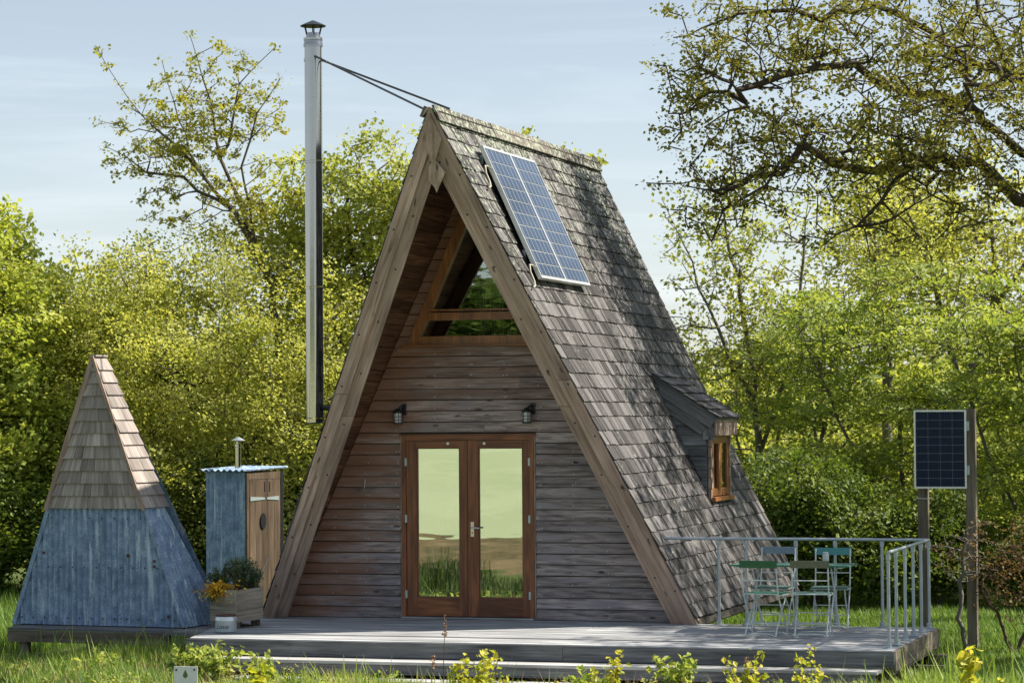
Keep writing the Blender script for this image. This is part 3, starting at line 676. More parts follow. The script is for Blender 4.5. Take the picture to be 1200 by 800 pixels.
# ------------------------------------------------------------------ deck with steps
deck = thing('timber_deck', (0, 0, -.45), 'low silver-grey timber deck with two steps below its front edge', 'deck')
def deck_left(y): return -2.27-(y+2.93)*.235
y = -2.93; first = True
rows = 0
while y < .10:
    y1 = min(y+.143, .105); xl0, xl1 = deck_left(y), deck_left(y1); xr = 5.29
    cuts = [xl0]; 
    if rows % 2: cuts.append(random.choice((.4, 1.6, 2.8, 3.6)))
    cuts.append(xr); dz = random.uniform(-.007, .003)
    for a, b in zip(cuts[:-1], cuts[1:]):
        m = MB(); a0 = a if a != xl0 else xl0; a1 = a if a != xl0 else xl1
        g = .006
        m.hexa([(a0+g, y+g, dz), (a1+g, y1-g, dz), (a1+g, y1-g, dz-.03), (a0+g, y+g, dz-.03), (b-g, y+g, dz), (b-g, y1-g, dz), (b-g, y1-g, dz-.03), (b-g, y+g, dz-.03)])
        m.build('deck_board', M['deck'], deck)
    y = y1; rows += 1
for k in (0, 1): MB().box(-2.5, 2.5, .108+k*.1, .205+k*.1, -.03, -.002).build('deck_board', M['deck'], deck)
m = MB()
for x in np.arange(-2.2, 5.3, .5):
    MB().box(x, x+.045, -2.9, .08, -.16, -.042, 'y').build('joist', M['fascia'], deck)
MB().box(-2.30, 1.9, -2.965, -2.935, -.165, -.006).build('front_fascia', M['fascia'], deck)
MB().box(1.905, 5.31, -2.965, -2.935, -.165, -.006).build('front_fascia', M['fascia'], deck)
MB().box(5.293, 5.32, -2.93, .10, -.20, -.006, 'y').build('side_fascia', M['post'], deck)
MB().box(5.26, 5.292, -2.93, .10, -.24, -.206, 'y').build('side_bearer', M['post'], deck)
for (xa, xb, ya, yb, zt, nm) in ((-2.0, 5.2, -3.33, -2.97, -.172, 0), (-1.55, 5.0, -3.72, -3.36, -.335, 1)):
    MB().box(xa, xb, ya, (ya+yb)/2-.003, zt-.03, zt).build('step_board', M['step'], deck)
    MB().box(xa, xb, (ya+yb)/2+.003, yb, zt-.03, zt-.001).build('step_board', M['step'], deck)
    MB().box(xa+.02, xb-.02, ya+.02, ya+.045, zt-.135, zt-.033).build('riser', M['fascia'], deck)
for (x, y) in ((5.2, -2.8), (5.2, -1.6), (5.2, -.3), (5.22, -.05), (2.6, -2.85), (0, -2.85), (-2.1, -2.85)):
    MB().box(x-.05, x+.05, y-.05, y+.05, -.5, -.17, 'z').build('deck_post', M['post'], deck)
MB().box(5.0, 5.55, -1.15, -1.05, -.44, -.30).build('ground_beam', M['post'], deck)
MB().box(5.0, 5.45, -.35, -.2, -.44, -.26).build('ground_beam', M['post'], deck)

# railing of galvanised tube
rl = thing('tube_railing', (5.22, 0, 0), 'galvanised tube railing round the right end of the deck', 'railing')
ZR = .962
MB().tube([(2.24, .02, ZR), (5.22, .02, ZR)], .017, 10).build('top_rail', M['galv'], rl, True)
MB().tube([(5.22, .02, ZR), (5.22, -2.71, ZR)], .017, 10).build('top_rail', M['galv'], rl, True)
for (x, y) in [(2.87, .02), (3.185, .02), (3.746, .02), (4.186, .02), (4.707, .02), (5.22, .02), (5.22, -.546), (5.22, -1.094), (5.22, -1.646), (5.22, -2.222), (5.22, -2.708)]:
    p = MB().tube([(x, y, 0.01), (x, y, ZR-.015)], .017, 10).build('post', M['galv'], rl, True)
    MB().tube([(x, y, ZR-.075), (x, y, ZR-.018)], .024, 10).build('clamp', M['galv'], p, True)
    MB().lathe((x, y, 0), [(.055, .002), (.055, .012), (.03, .016), (.03, .06)], 12).build('foot_flange', M['galv'], p)

# ------------------------------------------------------------------ table and chairs
tb = thing('garden_table', (3.85, -.62, 0), 'green slatted folding table between the four chairs on the deck', 'table')
for i in range(6):
    y = -.88+i*.09; MB().box(3.20, 4.50, y, y+.082, .705, .722).build('table_slat', M['palegreen'] if i % 2 else M['seatgreen'], tb)
for x in (3.3, 4.4): MB().box(x-.02, x+.02, -.87, -.36, .69, .703, 'y').build('batten', M['chair_frame'], tb)
for x in (3.42, 4.28):
    MB().tube([(x, -.86, 0.01), (x, -.40, .69)], .010, 6).build('leg', M['chair_frame'], tb)
    MB().tube([(x+.02, -.38, 0.01), (x+.02, -.84, .69)], .010, 6).build('leg', M['chair_frame'], tb)
MB().tube([(3.42, -.8, .1), (4.28, -.8, .1)], .007, 6).build('stretcher', M['chair_frame'], tb)
jar = thing('glass_jar', (4.20, -.62, .722), 'small frosted glass jar standing on the green table', 'jar')
MB().lathe((4.20, -.62, .7225), [(.030, 0), (.036, .01), (.036, .10), (.028, .115)], 14).build('body', M['lampglass'], jar, True)
MB().lathe((4.20, -.62, .7225), [(.030, .116), (.030, .13)], 14).build('rim', M['enamel'], jar, True)

def chair(name_loc, rot, back, seat, label, H=.83):
    t = thing('bistro_chair', (0, 0, 0), label, 'chair', 'folding bistro chairs on the deck')
    W2 = .19
    for sx in (-1, 1):
        x = sx*W2
        MB().tube([(x, -.235, H), (x*1.0, -.20, .62), (x, -.165, .47), (x, -.13, .40), (x, -.03, .27), (x, .09, .12), (x*1.02, .15, .012)], .0085, 6).build('upright', M['chair_frame'], t, True)
        x2 = sx*(W2-.022)
        MB().tube([(x2, .17, .435), (x2, .13, .36), (x2, .02, .26), (x2, -.10, .14), (x2, -.17, .05), (x2, -.19, .012)], .0085, 6).build('leg', M['chair_frame'], t, True)
        MB().box(x-.012, x+.012, -.17, .19, .436, .448, 'y').build('seat_rail', M['chair_frame'], t)
    for (yy, zz_) in ((-.193, .60), (-.16, .455), (.19, .44), (-.02, .255), (-.10, .14)): MB().tube([(-W2, yy, zz_), (W2, yy, zz_)], .006, 6).build('cross_rod', M['chair_frame'], t)
    for yy in (.15, -.19):
        w = W2 if yy > 0 else W2-.02
        MB().tube([(-w, yy, .01), (-w+.05, yy, .035), (0, yy, .042), (w-.05, yy, .035), (w, yy, .01)], .006, 6).build('floor_bar', M['chair_frame'], t)
    b = MB(); b.hexa([(-.205, -.252, H-.065), (-.205, -.258, H+.012), (-.205, -.240, H+.012), (-.205, -.234, H-.065), (.205, -.252, H-.065), (.205, -.258, H+.012), (.205, -.240, H+.012), (.205, -.234, H-.065)])
    b.build('back_slat', back, t)
    for i in range(6):
        yy = -.15+i*.062; MB().box(-.20, .20, yy, yy+.056, .449, .462).build('seat_slat', seat, t)
    t.location = name_loc; t.rotation_euler = (0, 0, rot); return t
chair((3.70, -1.42, 0), rad(-6), M['green'], M['seatgreen'], 'folding chair with dark green backrest and bright green seat, seen from behind', .80)
chair((4.19, -1.36, 0), rad(5), M['olive'], M['palegreen'], 'folding chair with faded olive backrest and pale green seat, seen from behind', .80)
chair((3.56, -.33, 0), rad(176), M['bluegrey'], M['palegreen'], 'folding chair with blue-grey backrest, facing forward behind the left end of the table', .87)
chair((4.19, -.27, 0), rad(184), M['teal'], M['palegreen'], 'folding chair with teal backrest, facing forward behind the right end of the table', .86)

# ------------------------------------------------------------------ steep little shingled hut
FL, FR, BR, BL = Vector((-5.117, -1.44, 0)), Vector((-2.918, -1.62, 0)), Vector((-2.786, -.69, 0)), Vector((-4.985, -.45, 0))
A1, A2 = Vector((-4.055, -1.53, 3.06)), Vector((-4.03, -1.33, 3.06))
hut = thing('shingled_hut', (-3.95, -1.05, 0), 'small steep pointed hut of blue-grey corrugated sheet with cedar shingles on top', 'hut')
ZS = 1.33; HT = 3.06
def fp(corner, apex, z): t = z/HT; return corner.lerp(apex, t)
def corr(name, pl0, pr0, pl1, pr1, z0, z1, nrm, parent, amp=.009, pitch=.076, vertical=True):
    """corrugated sheet between a bottom edge pl0-pr0 and a top edge pl1-pr1; ribs follow the left edge direction when vertical is False"""
    m = MB(); n = max(6, int((pr0-pl0).length/pitch*6)); vs = []; L = (pr0-pl0).length
    for i in range(n+1):
        u = i/n; b = pl0.lerp(pr0, u)
        if vertical:
            # ribs run upright and are clipped by the sloping edges
            ul = (pl1-pl0).dot((pr0-pl0).normalized())/L; ur = (pr1-pl0).dot((pr0-pl0).normalized())/L
            if u < ul: zt = u/ul if ul > 1e-6 else 1
            elif u > ur: zt = (1-u)/(1-ur) if ur < 1-1e-6 else 1
            else: zt = 1
            top0 = pl0.lerp(pl1, 0)  # base
            hv = (pl1-pl0)-(pr0-pl0).normalized()*((pl1-pl0).dot((pr0-pl0).normalized()))
            tp = b+hv*max(zt, 0.002)
        else: tp = pl1.lerp(pr1, u)
        off = nrm*(amp*math.sin(2*math.pi*u*L/pitch))
        vs += [b+off, tp+off, b+off-nrm*.003, tp+off-nrm*.003]
    fs = []
    for i in range(n):
        a = i*4; fs += [(a, a+4, a+5, a+1), (a+2, a+3, a+7, a+6), (a+1, a+5, a+7, a+3)]
    m.add(vs, fs); return m.build(name, M['tin'], parent, True)
def face_frame(P, Q, A): n = (Q-P).cross(A-P).normalized(); return n
nF = face_frame(FL, FR, A1); nS = face_frame(FR, BR, Vector((-3.34, -1.38, 1.33)))
tl, tr = fp(FL, A1, ZS+.05), fp(FR, A1, ZS+.05)
# front: three overlapping sheets
for i, (u0, u1) in enumerate(((0, .34), (.335, .68), (.675, 1))):
    e = (FR-FL); p0 = FL+e*u0; p1 = FL+e*u1
    L = e.length; ed = e.normalized(); ul = (tl-FL).dot(ed)/L; ur = (tr-FL).dot(ed)/L; hv = (tl-FL)-ed*((tl-FL).dot(ed))
    m = MB(); n = 40; vs = []
    for q in range(n+1):
        u = u0+(u1-u0)*q/n; b = FL+e*u; zt = min(1, u/ul, (1-u)/(1-ur)); off = nF*(.015*math.sin(2*math.pi*u*L/.076)+.003*(i % 2))
        tp = b+hv*max(zt, .002); vs += [b+off, tp+off, b+off-nF*.003, tp+off-nF*.003]
    fs = []
    for q in range(n): a = q*4; fs += [(a, a+4, a+5, a+1), (a+2, a+3, a+7, a+6), (a+1, a+5, a+7, a+3)]
    m.add(vs, fs); m.build('corrugated_sheet', M['tin'], hut, True)
# right side: two sheets with a dark lap between
tsF, tsB = fp(FR, A1, ZS+.03), Vector((-3.35, -1.18, ZS+.03))
mb, mt = FR.lerp(BR, .52), tsF.lerp(tsB, .80)
corr('corrugated_sheet', FR, mb, tsF, mt, 0, 0, nS, hut, vertical=False, amp=.010)
corr('corrugated_sheet', mb-nS*.02, BR-nS*.01, mt-nS*.02, tsB-nS*.01, 0, 0, nS, hut, vertical=False, amp=.010)
m = MB(); m.add([FL, BL, fp(BL, A2, ZS), fp(FL, A1, ZS)], [(0, 3, 2, 1)]); m.add([BL, BR, A2], [(0, 2, 1)]); m.build('rear_sheet', M['tin'], hut)
MB().beam(FR+nF*.012+nS*.01, fp(FR, A1, ZS)+nF*.012+nS*.01, .035, .02, up=nF).build('corner_flashing', M['tin'], hut)
MB().beam(FL+nF*.008, fp(FL, A1, ZS)+nF*.008, .05, .03, up=nF).build('corner_flashing', M['tin'], hut)
# bolts and rust holes
for p in ((-4.72, .82), (-3.28, .74), (-3.28, .68), (-3.62, .80), (-3.1, .12)):
    q = Vector((p[0], FL.y+(p[0]-FL.x)*(-.18/2.199), p[1])); MB().tube([q+nF*.008, q+nF*.016], .018, 8).build('rusty_bolt', M['rust'], hut)
m = MB()
for zz in (.08, .66, 1.22):
    P, Q = fp(FL, A1, zz), fp(FR, A1, zz); k = int((Q-P).length/.152)
    for i in range(k):
        q = P.lerp(Q, (i+.5)/k); m.tube([q+nF*.012, q+nF*.021], .009, 6)
m.build('sheet_screws', M['darkmetal'], hut)['kind'] = 'stuff'
# shingle courses: front and right slope, plus left edge
SB = Vector((-3.33, -1.17, ZS))
NC = 12; dz = (HT-.02-ZS)/NC
def course(P, Q, AP, AQ, n, wmin, wmax, nm, over=0.):
    for i in range(NC):
        zb = ZS+i*dz; zt_ = min(zb+dz*1.35, HT-.005)
        b0, b1 = fp(P, AP, zb), fp(Q, AQ, zb) if Q is not SB else SB.lerp(AQ, (zb-ZS)/(HT-ZS)); t0, t1 = fp(P, AP, zt_), fp(Q, AQ, zt_) if Q is not SB else SB.lerp(AQ, (zt_-ZS)/(HT-ZS))
        u = 0.; Lb = max((b1-b0).length, .01)
        while u < 1-1e-6:
            w = random.uniform(wmin, wmax)/Lb; u1 = min(1, u+w)
            if (1-u1)*Lb < wmin*.6: u1 = 1
            g = .002/Lb; ua, ub = u+g*(u > 0), u1-g*(u1 < 1)
            ext = (b1-b0).normalized()*over; ea = -ext if u == 0 else Vector(); eb = ext if u1 == 1 else Vector()
            h = .034+random.uniform(-.003, .004); m = MB()
            m.hexa([t0.lerp(t1, ua)+nm*.008+ea, t0.lerp(t1, ub)+nm*.008+eb, t0.lerp(t1, ub)+nm*.002+eb, t0.lerp(t1, ua)+nm*.002+ea,
                    b0.lerp(b1, ua)+nm*h+ea, b0.lerp(b1, ub)+nm*h+eb, b0.lerp(b1, ub)+nm*(h-.016)+eb, b0.lerp(b1, ua)+nm*(h-.016)+ea])
            m.build('shingle', M['new_shingle'], hut); u = u1
course(FL, FR, A1, A1, 1, .10, .22, nF)
course(FR, SB, A1, A2, 1, .12, .26, (SB-fp(FR, A1, ZS)).cross(A1-fp(FR, A1, ZS)).normalized(), .03)
nL = face_frame(BL, FL, A1)
MB().beam(fp(FL, A1, ZS-.03)+nL*.02+nF*.02, A1+nF*.02, .03, .06, up=nL).build('edge_board', M['barge'], hut)
MB().beam(fp(FR, A1, ZS-.02)+nS*.005+nF*.045, A1+nF*.045, .018, .035, up=nS).build('edge_board', M['barge'], hut)
m = MB(); m.hexa([fp(BL, A2, ZS), A2+Vector((0, 0, 0)), A2-Vector((.01, 0, .02)), fp(BL, A2, ZS)-nL*-.02, fp(FL, A1, ZS), A1, A1-Vector((.01, 0, .02)), fp(FL, A1, ZS)+nL*.02]); m.build('left_roof_slope', M['new_shingle'], hut)
MB().beam(A1+Vector((0, -.03, .012)), A2+Vector((.0, .04, .012)), .075, .02).build('ridge_cap', M['new_shingle'], hut)
# hut platform
pf = thing('hut_platform', (-4, -1.5, -.45), 'low dark timber platform under the small pointed hut', 'platform')
e = (FR-FL).normalized(); fwd = Vector((e.y, -e.x, 0))
p0 = FL+fwd*.40+e*.16; p1 = FR+fwd*.40+e*.04
for i in range(4):
    a = fwd*(-.105*i); m = MB(); m.hexa([p0+a+Vector((0, 0, -.012)), p0+a-fwd*.1+Vector((0, 0, -.012)), p0+a-fwd*.1+Vector((0, 0, -.04)), p0+a+Vector((0, 0, -.04)),
                                       p1+a+Vector((0, 0, -.012)), p1+a-fwd*.1+Vector((0, 0, -.012)), p1+a-fwd*.1+Vector((0, 0, -.04)), p1+a+Vector((0, 0, -.04))]); m.build('platform_board', M['fascia'], pf)
m = MB(); q0, q1 = FL-e*.08+Vector((0, .1, 0)), FR+e*.62-Vector((0, .55, 0)); m.hexa([q0+Vector((0, 0, -.014)), q0+Vector((.1, 1.1, -.014)), q0+Vector((.1, 1.1, -.05)), q0+Vector((0, 0, -.05)), q1+Vector((0, 0, -.014)), q1+Vector((.1, 1.1, -.014)), q1+Vector((.1, 1.1, -.05)), q1+Vector((0, 0, -.05))]); m.build('platform_base', M['fascia'], pf)
m = MB(); m.hexa([p0+Vector((0, 0, -.045)), p0+Vector((0, 0, -.17)), p0-fwd*.04+Vector((0, 0, -.17)), p0-fwd*.04+Vector((0, 0, -.045)), p1+Vector((0, 0, -.045)), p1+Vector((0, 0, -.17)), p1-fwd*.04+Vector((0, 0, -.17)), p1-fwd*.04+Vector((0, 0, -.045))]); m.build('fascia', M['post'], pf)
for u in (.08, .5, .92):
    q = p0.lerp(p1, u)-fwd*.1; MB().box(q.x-.05, q.x+.05, q.y-.05, q.y+.05, -.5, -.17, 'z').build('leg', M['post'], pf)

# ------------------------------------------------------------------ outhouse
def outhouse():
    c = Vector((-4.93, 5.0, 0)); th = rad(-20.8); vd = Vector((-math.sin(th), -math.cos(th), 0))  # towards the camera
    vd = Vector((.355, -.935, 0)); right = Vector((.935, .355, 0))
    a1 = rad(45)
    dL = (-right*.74+(-vd)*.67).normalized(); dRr = (right*.67+(-vd)*.74).normalized()
    wl, wr = .735, .735; z0, z1 = -.45, 1.60
    t = thing('outhouse', c+Vector((0, 0, -.45)), 'narrow outhouse of corrugated sheet with a brown plank door, behind the planter', 'outhouse')
    pL, pR = c+dL*wl, c+dRr*wr; pB = pL+dRr*wr
    nL_, nR_ = -dRr, -dL
    up = Vector((0, 0, 1))
    corr('corrugated_sheet', pL+up*z0, c+up*z0, pL+up*z1, c+up*z1, 0, 0, nL_, t, vertical=False, pitch=.07)
    def prism(name, P, Q, th_, z0, z1, mat, nrm, ax='z'):
        m = MB(); m.hexa([P+up*z0+nrm*th_, Q+up*z0+nrm*th_, Q+up*z0, P+up*z0, P+up*z1+nrm*th_, Q+up*z1+nrm*th_, Q+up*z1, P+up*z1]); return m.build(name, mat, t)
    prism('back_wall', pB, pL, .02, z0, z1, M['tin'], -nR_); prism('side_wall', pR, pB, .02, z0, z1, M['tin'], -nL_)
    prism('door_post', c+dRr*.005, c+dRr*.05, .03, z0, z1, M['outdoor_door'], nR_); prism('door_post', pR-dRr*.05, pR, .03, z0, z1, M['darkmetal'], nR_)
    prism('door_head', c+dRr*.05, pR-dRr*.05, .025, z1-.10, z1, M['outdoor_door'], nR_)
    # plank door
    dw = wr-.12; door = None
    for i in range(5):
        P = c+dRr*(.06+dw*i/5+.002); Q = c+dRr*(.06+dw*(i+1)/5-.002)
        m = MB(); n = nR_; m.hexa([P+up*(z0+.06)+n*.028, Q+up*(z0+.06)+n*.028, Q+up*(z0+.06), P+up*(z0+.06), P+up*(z1-.105)+n*.028, Q+up*(z1-.105)+n*.028, Q+up*(z1-.105), P+up*(z1-.105)])
        if door is None: door = m.build('door', M['outdoor_door'], t)
        else: m.build('door_board', M['outdoor_door'], door)
    for u0, u1 in ((.07, .36), (.40, .64)):
        P, Q = c+dRr*u0+nR_*.030, c+dRr*u1+nR_*.030; zz = 1.23; a, b = (.03, .014) if u0 < .2 else (.014, .03)
        m = MB(); n = nR_*.006; m.hexa([P+up*(zz-a)+n, P+up*(zz+a)+n, P+up*(zz+a), P+up*(zz-a), Q+up*(zz-b)+n, Q+up*(zz+b)+n, Q+up*(zz+b), Q+up*(zz-b)]); m.build('strap_hinge', M['hinge'], door)
    m = MB(); cc = c+dRr*.32+nR_*.033+up*.92
    vs = []
    for k in range(16):
        a = 2*math.pi*k/16; r = .065 if math.sin(a) > -.6 else .085; vs.append(cc+dRr*(.055*math.cos(a))+up*(.11*math.sin(a)))
    m.add(vs+[v+nR_*.01 for v in vs], [tuple(range(16, 32))]+[(i, (i+1) % 16, (i+1) % 16+16, i+16) for i in range(16)]); m.build('oval_plaque', M['black'], door)
    for u in (.36, .46):
        for k in range(4): 
            P = c+dRr*u+nR_*.030; MB().beam(P+up*(1.33+k*.035), P+up*(1.355+k*.035), .018, .006, up=nR_).build('cut_out', M['black'], door)
    # corrugated roof, rising slightly to the right
    m = MB(); n = 60; vs = []
    for i in range(n+1):
        u = i/n; off = .014*math.sin(2*math.pi*u*(wl+.1)/.115)
        for vv, zz in ((-.08, .015), (wr+.08, .05)):
            p = c-dL*.05+dL*((wl+.10)*u)+dRr*vv; vs += [p+up*(z1+zz+off+.012), p+up*(z1+zz+off)]
    fs = []
    for i in range(n): a = i*4; fs += [(a, a+4, a+6, a+2), (a+1, a+3, a+7, a+5), (a, a+1, a+5, a+4)]
    m.add(vs, fs); m.build('corrugated_roof', M['tin'], t, True)
    q = c+dL*.42+dRr*.30
    MB().lathe((q.x, q.y, z1), [(.048, 0), (.048, .34), (.058, .345), (.058, .38), (.035, .385), (.035, .42)], 16).build('vent_pipe', M['steel'], t, True)
    MB().lathe((q.x, q.y, z1+.43), [(.098, 0), (.098, .006), (.02, .05), (.004, .055)], 16).build('vent_cap', M['galv'], t, True)
outhouse()

# ------------------------------------------------------------------ planter, plants, enamel tub
PC = Vector((-2.26, -1.66, 0)); pdL = Vector((-.80, .42, 0)).normalized(); pdR = Vector((.10, .995, 0)).normalized()
pl = thing('wooden_planter', PC, 'pale wooden planter box on feet beside the cabin, holding herbs and orange flowers', 'planter')
def pboard(P, Q, z0, z1, th_, nrm, name='planter_board', mat='planter'):
    up = Vector((0, 0, 1)); m = MB(); n = Vector(nrm)
    m.hexa([P+up*z0+n*th_, P+up*z1+n*th_, P+up*z1, P+up*z0, Q+up*z0+n*th_, Q+up*z1+n*th_, Q+up*z1, Q+up*z0]); return m.build(name, M[mat], pl)
wl_, wr_ = .44, .60; nA, nB_ = Vector((-pdL.y, pdL.x, 0)), Vector((pdR.y, -pdR.x, 0))
if nA.y > 0: nA = -nA
pA, pB2 = PC+pdL*wl_, PC+pdR*wr_; pD = pA+pdR*wr_
for (z0, z1) in ((.07, .20), (.205, .43)):
    pboard(PC, pA, z0, z1, .02, nA); pboard(PC+pdR*.0, pB2, z0, z1, .02, nB_); pboard(pA, pD, z0, z1, .02, -nB_); pboard(pB2, pD, z0, z1, .02, -nA)
m = MB(); up = Vector((0, 0, 1)); m.hexa([PC+up*.09, pA+up*.09, pD+up*.09, pB2+up*.09, PC+up*.39, pA+up*.39, pD+up*.39, pB2+up*.39]); m.build('soil', M['soil'], pl)
for q in (PC+pdL*.06+pdR*.06, PC+pdL*.38+pdR*.06, PC+pdR*.53+pdL*.06, PC+pdR*.53+pdL*.38): MB().box(q.x-.04, q.x+.04, q.y-.04, q.y+.04, .002, .068, 'z').build('foot', M['post'], pl)

BX, BY = -2.19, -2.12
bk = thing('enamel_tub', (BX, BY, 0), 'small grey enamel tub with dark handwriting standing on the deck corner', 'tub')
MB().lathe((BX, BY, 0), [(.108, .002), (.118, .010), (.118, .128)], 32).build('body', M['enamel'], bk, True)
MB().lathe((BX, BY, 0), [(.121, .129), (.121, .150), (.112, .175), (.108, .176)], 32).build('lid', M['alu'], bk, True)
MB().lathe((BX, BY, 0), [(.10, .177), (.114, .182), (.112, .196), (.03, .200)], 32).build('rim', M['rust'], bk, True)
MB().tube([(BX+.119, BY, .12), (BX+.14, BY-.02, .15), (BX+.135, BY-.04, .175), (BX+.118, BY-.03, .16)], .006, 6).build('latch', M['alu'], bk)
def lettering(txt, size, mat, parent, place):
    cu = bpy.data.curves.new('lettering', 'FONT'); cu.body = txt; cu.size = size; cu.extrude = .0008; cu.shear = .35; cu.align_x = 'CENTER'
    to = bpy.data.objects.new('lettering', cu); COL.objects.link(to); bpy.context.view_layer.update()
    me = bpy.data.meshes.new_from_object(to.evaluated_get(bpy.context.evaluated_depsgraph_get())); bpy.data.objects.remove(to)
    off = wloc(parent)
    for v in me.vertices: v.co = place(v.co)-off
    me.materials.clear(); me.materials.append(mat); o = bpy.data.objects.new('lettering', me); COL.objects.link(o); o.parent = parent
def wrap(co):
    a0 = math.atan2(-.935, .355)-.35; a = a0+co.x/.118; r = .1192+co.z
    return Vector((BX+r*math.cos(a), BY+r*math.sin(a), .045+co.y))
lettering('Love', .075, M['letter'], bk, wrap)

# ------------------------------------------------------------------ solar panel on posts
sp = thing('post_mounted_solar_panel', (5.0, 2.42, -.45), 'dark navy solar panel held between two tall timber posts beyond the railing', 'solar panel')
MB().box(5.318, 5.432, 2.36, 2.50, -.5, 2.40, 'z').build('post', M['post'], sp)
MB().box(4.735, 4.855, 2.46, 2.58, -.5, 2.40, 'z').build('post', M['post'], sp)
sx0, sx1, sz0, sz1, sy = 4.722, 5.338, 1.462, 2.385, 2.32
for a in ((sx0, sx0+.020, sz0, sz1, 'z'), (sx1-.020, sx1, sz0, sz1, 'z'), (sx0+.020, sx1-.020, sz0, sz0+.020, 'x'), (sx0+.020, sx1-.020, sz1-.020, sz1, 'x')):
    MB().box(a[0], a[1], sy-.02, sy+.02, a[2], a[3], a[4]).build('frame_bar', M['alu'], sp)
MB().box(sx0+.020, sx1-.020, sy-.004, sy+.01, sz0+.020, sz1-.020).build('backing_sheet', M['bluegrey'], sp)
for i in range(4):
    for j in range(9):
        cw, chh = (sx1-sx0-.044)/4, (sz1-sz0-.044)/9; x, z = sx0+.022+i*cw, sz0+.022+j*chh; m = MB()
        x0, x1, z0, z1 = x+.003, x+cw-.003, z+.003, z+chh-.003
        c = [(x0, sy-.009, z0), (x1, sy-.009, z0), (x1, sy-.004, z0), (x0, sy-.004, z0), (x0, sy-.009, z1), (x1, sy-.009, z1), (x1, sy-.004, z1), (x0, sy-.004, z1)]
        m.add(c, [(3, 2, 1, 0), (4, 5, 6, 7), (0, 1, 5, 4), (1, 2, 6, 5), (2, 3, 7, 6), (3, 0, 4, 7)], [(i*5+j, q+.5, 0) for q in (0, 4, 4, 0)]+[(i*5+j+1, q+.5, 0) for q in (0, 4, 4, 0)]); m.build('cell', M['darkcell'], sp)
for z in (1.68, 2.2): MB().box(5.339, 5.37, 2.33, 2.358, z-.06, z+.05, 'z').build('bracket', M['galv'], sp)
MB().tube([(4.72, 2.45, 1.34), (4.87, 2.45, 1.335)], .006, 5).build('wire_tie', M['alu'], sp)

# ------------------------------------------------------------------ small sign in the grass
SG = Vector((-.955, -6.0, 0))
sg = thing('garden_sign', (SG.x, SG.y, -.42), 'small white square sign with a green tree emblem at the lower left grass', 'sign')
e1 = Vector((.955, .295, 0)); n1 = Vector((.295, -.955, 0))
def sgp(u, z, d): return SG+e1*u+n1*d+Vector((0, 0, z))
m = MB(); m.hexa([sgp(-.112, -.25, .006), sgp(.112, -.25, .006), sgp(.112, -.25, -.006), sgp(-.112, -.25, -.006), sgp(-.108, .0, .006), sgp(.118, -.004, .006), sgp(.118, -.004, -.006), sgp(-.108, 0, -.006)]); m.build('board', M['signwhite'], sg)
for u in (-.085, .085): MB().tube([sgp(u, -.033, .006), sgp(u, -.033, .012)], .010, 8).build('bolt', M['black'], sg)
m = MB(); pts = [(0, -.030), (.012, -.055), (.024, -.085), (.016, -.105), (.003, -.108), (.003, -.118), (-.003, -.118), (-.003, -.108), (-.016, -.105), (-.024, -.085), (-.012, -.055)]
m.add([sgp(u, z, .0072) for u, z in pts], [tuple(range(len(pts)))[::-1]]); m.build('tree_emblem', M['emblem'], sg)
MB().box(SG.x-.02, SG.x+.02, SG.y+.01, SG.y+.05, -.5, -.05, 'z').build('stake', M['post'], sg)

# ------------------------------------------------------------------ vegetation tools
def np_mesh(name, verts, faces, mat, parent=None, attr=None, smooth=False, off=None):
    """faces: (n,k) int array of constant k"""
    me = bpy.data.meshes.new(name); n, k = faces.shape; v = verts
    if off is not None: v = v-np.array(off)
    me.vertices.add(len(v)); me.vertices.foreach_set('co', np.ascontiguousarray(v, 'f').ravel())
    me.loops.add(n*k); me.loops.foreach_set('vertex_index', np.ascontiguousarray(faces, 'i').ravel())
    me.polygons.add(n); me.polygons.foreach_set('loop_start', np.arange(0, n*k, k, dtype='i'))
    me.polygons.foreach_set('use_smooth', np.full(n, smooth))
    if attr is not None:
        a = me.attributes.new('tint', 'FLOAT', 'POINT'); a.data.foreach_set('value', np.ascontiguousarray(attr, 'f'))
    me.materials.append(mat); me.update(calc_edges=True); me.validate(clean_customdata=False)
    o = bpy.data.objects.new(name, me); COL.objects.link(o); o.parent = parent; return o
def leaves(rng, P, size, flat=.5, cn=None):
    """leaf blades: folded diamonds centred on P"""
    n = len(P); nrm = rng.normal(size=(n, 3)); nrm = nrm if cn is None else nrm*.75+cn; nrm[:, 2] = np.abs(nrm[:, 2])+flat; nrm /= np.linalg.norm(nrm, axis=1)[:, None]
    t = rng.normal(size=(n, 3)); t -= nrm*(t*nrm).sum(1)[:, None]; t /= np.linalg.norm(t, axis=1)[:, None]; b = np.cross(nrm, t)
    s = (size*rng.uniform(.45, 1.5, n))[:, None]
    v = np.stack([P-t*s*.5, P+b*s*.36+nrm*s*.1, P+t*s*.5-nrm*s*.05, P-b*s*.36+nrm*s*.1], 1).reshape(-1, 3)
    return v, np.arange(4*n).reshape(n, 4)
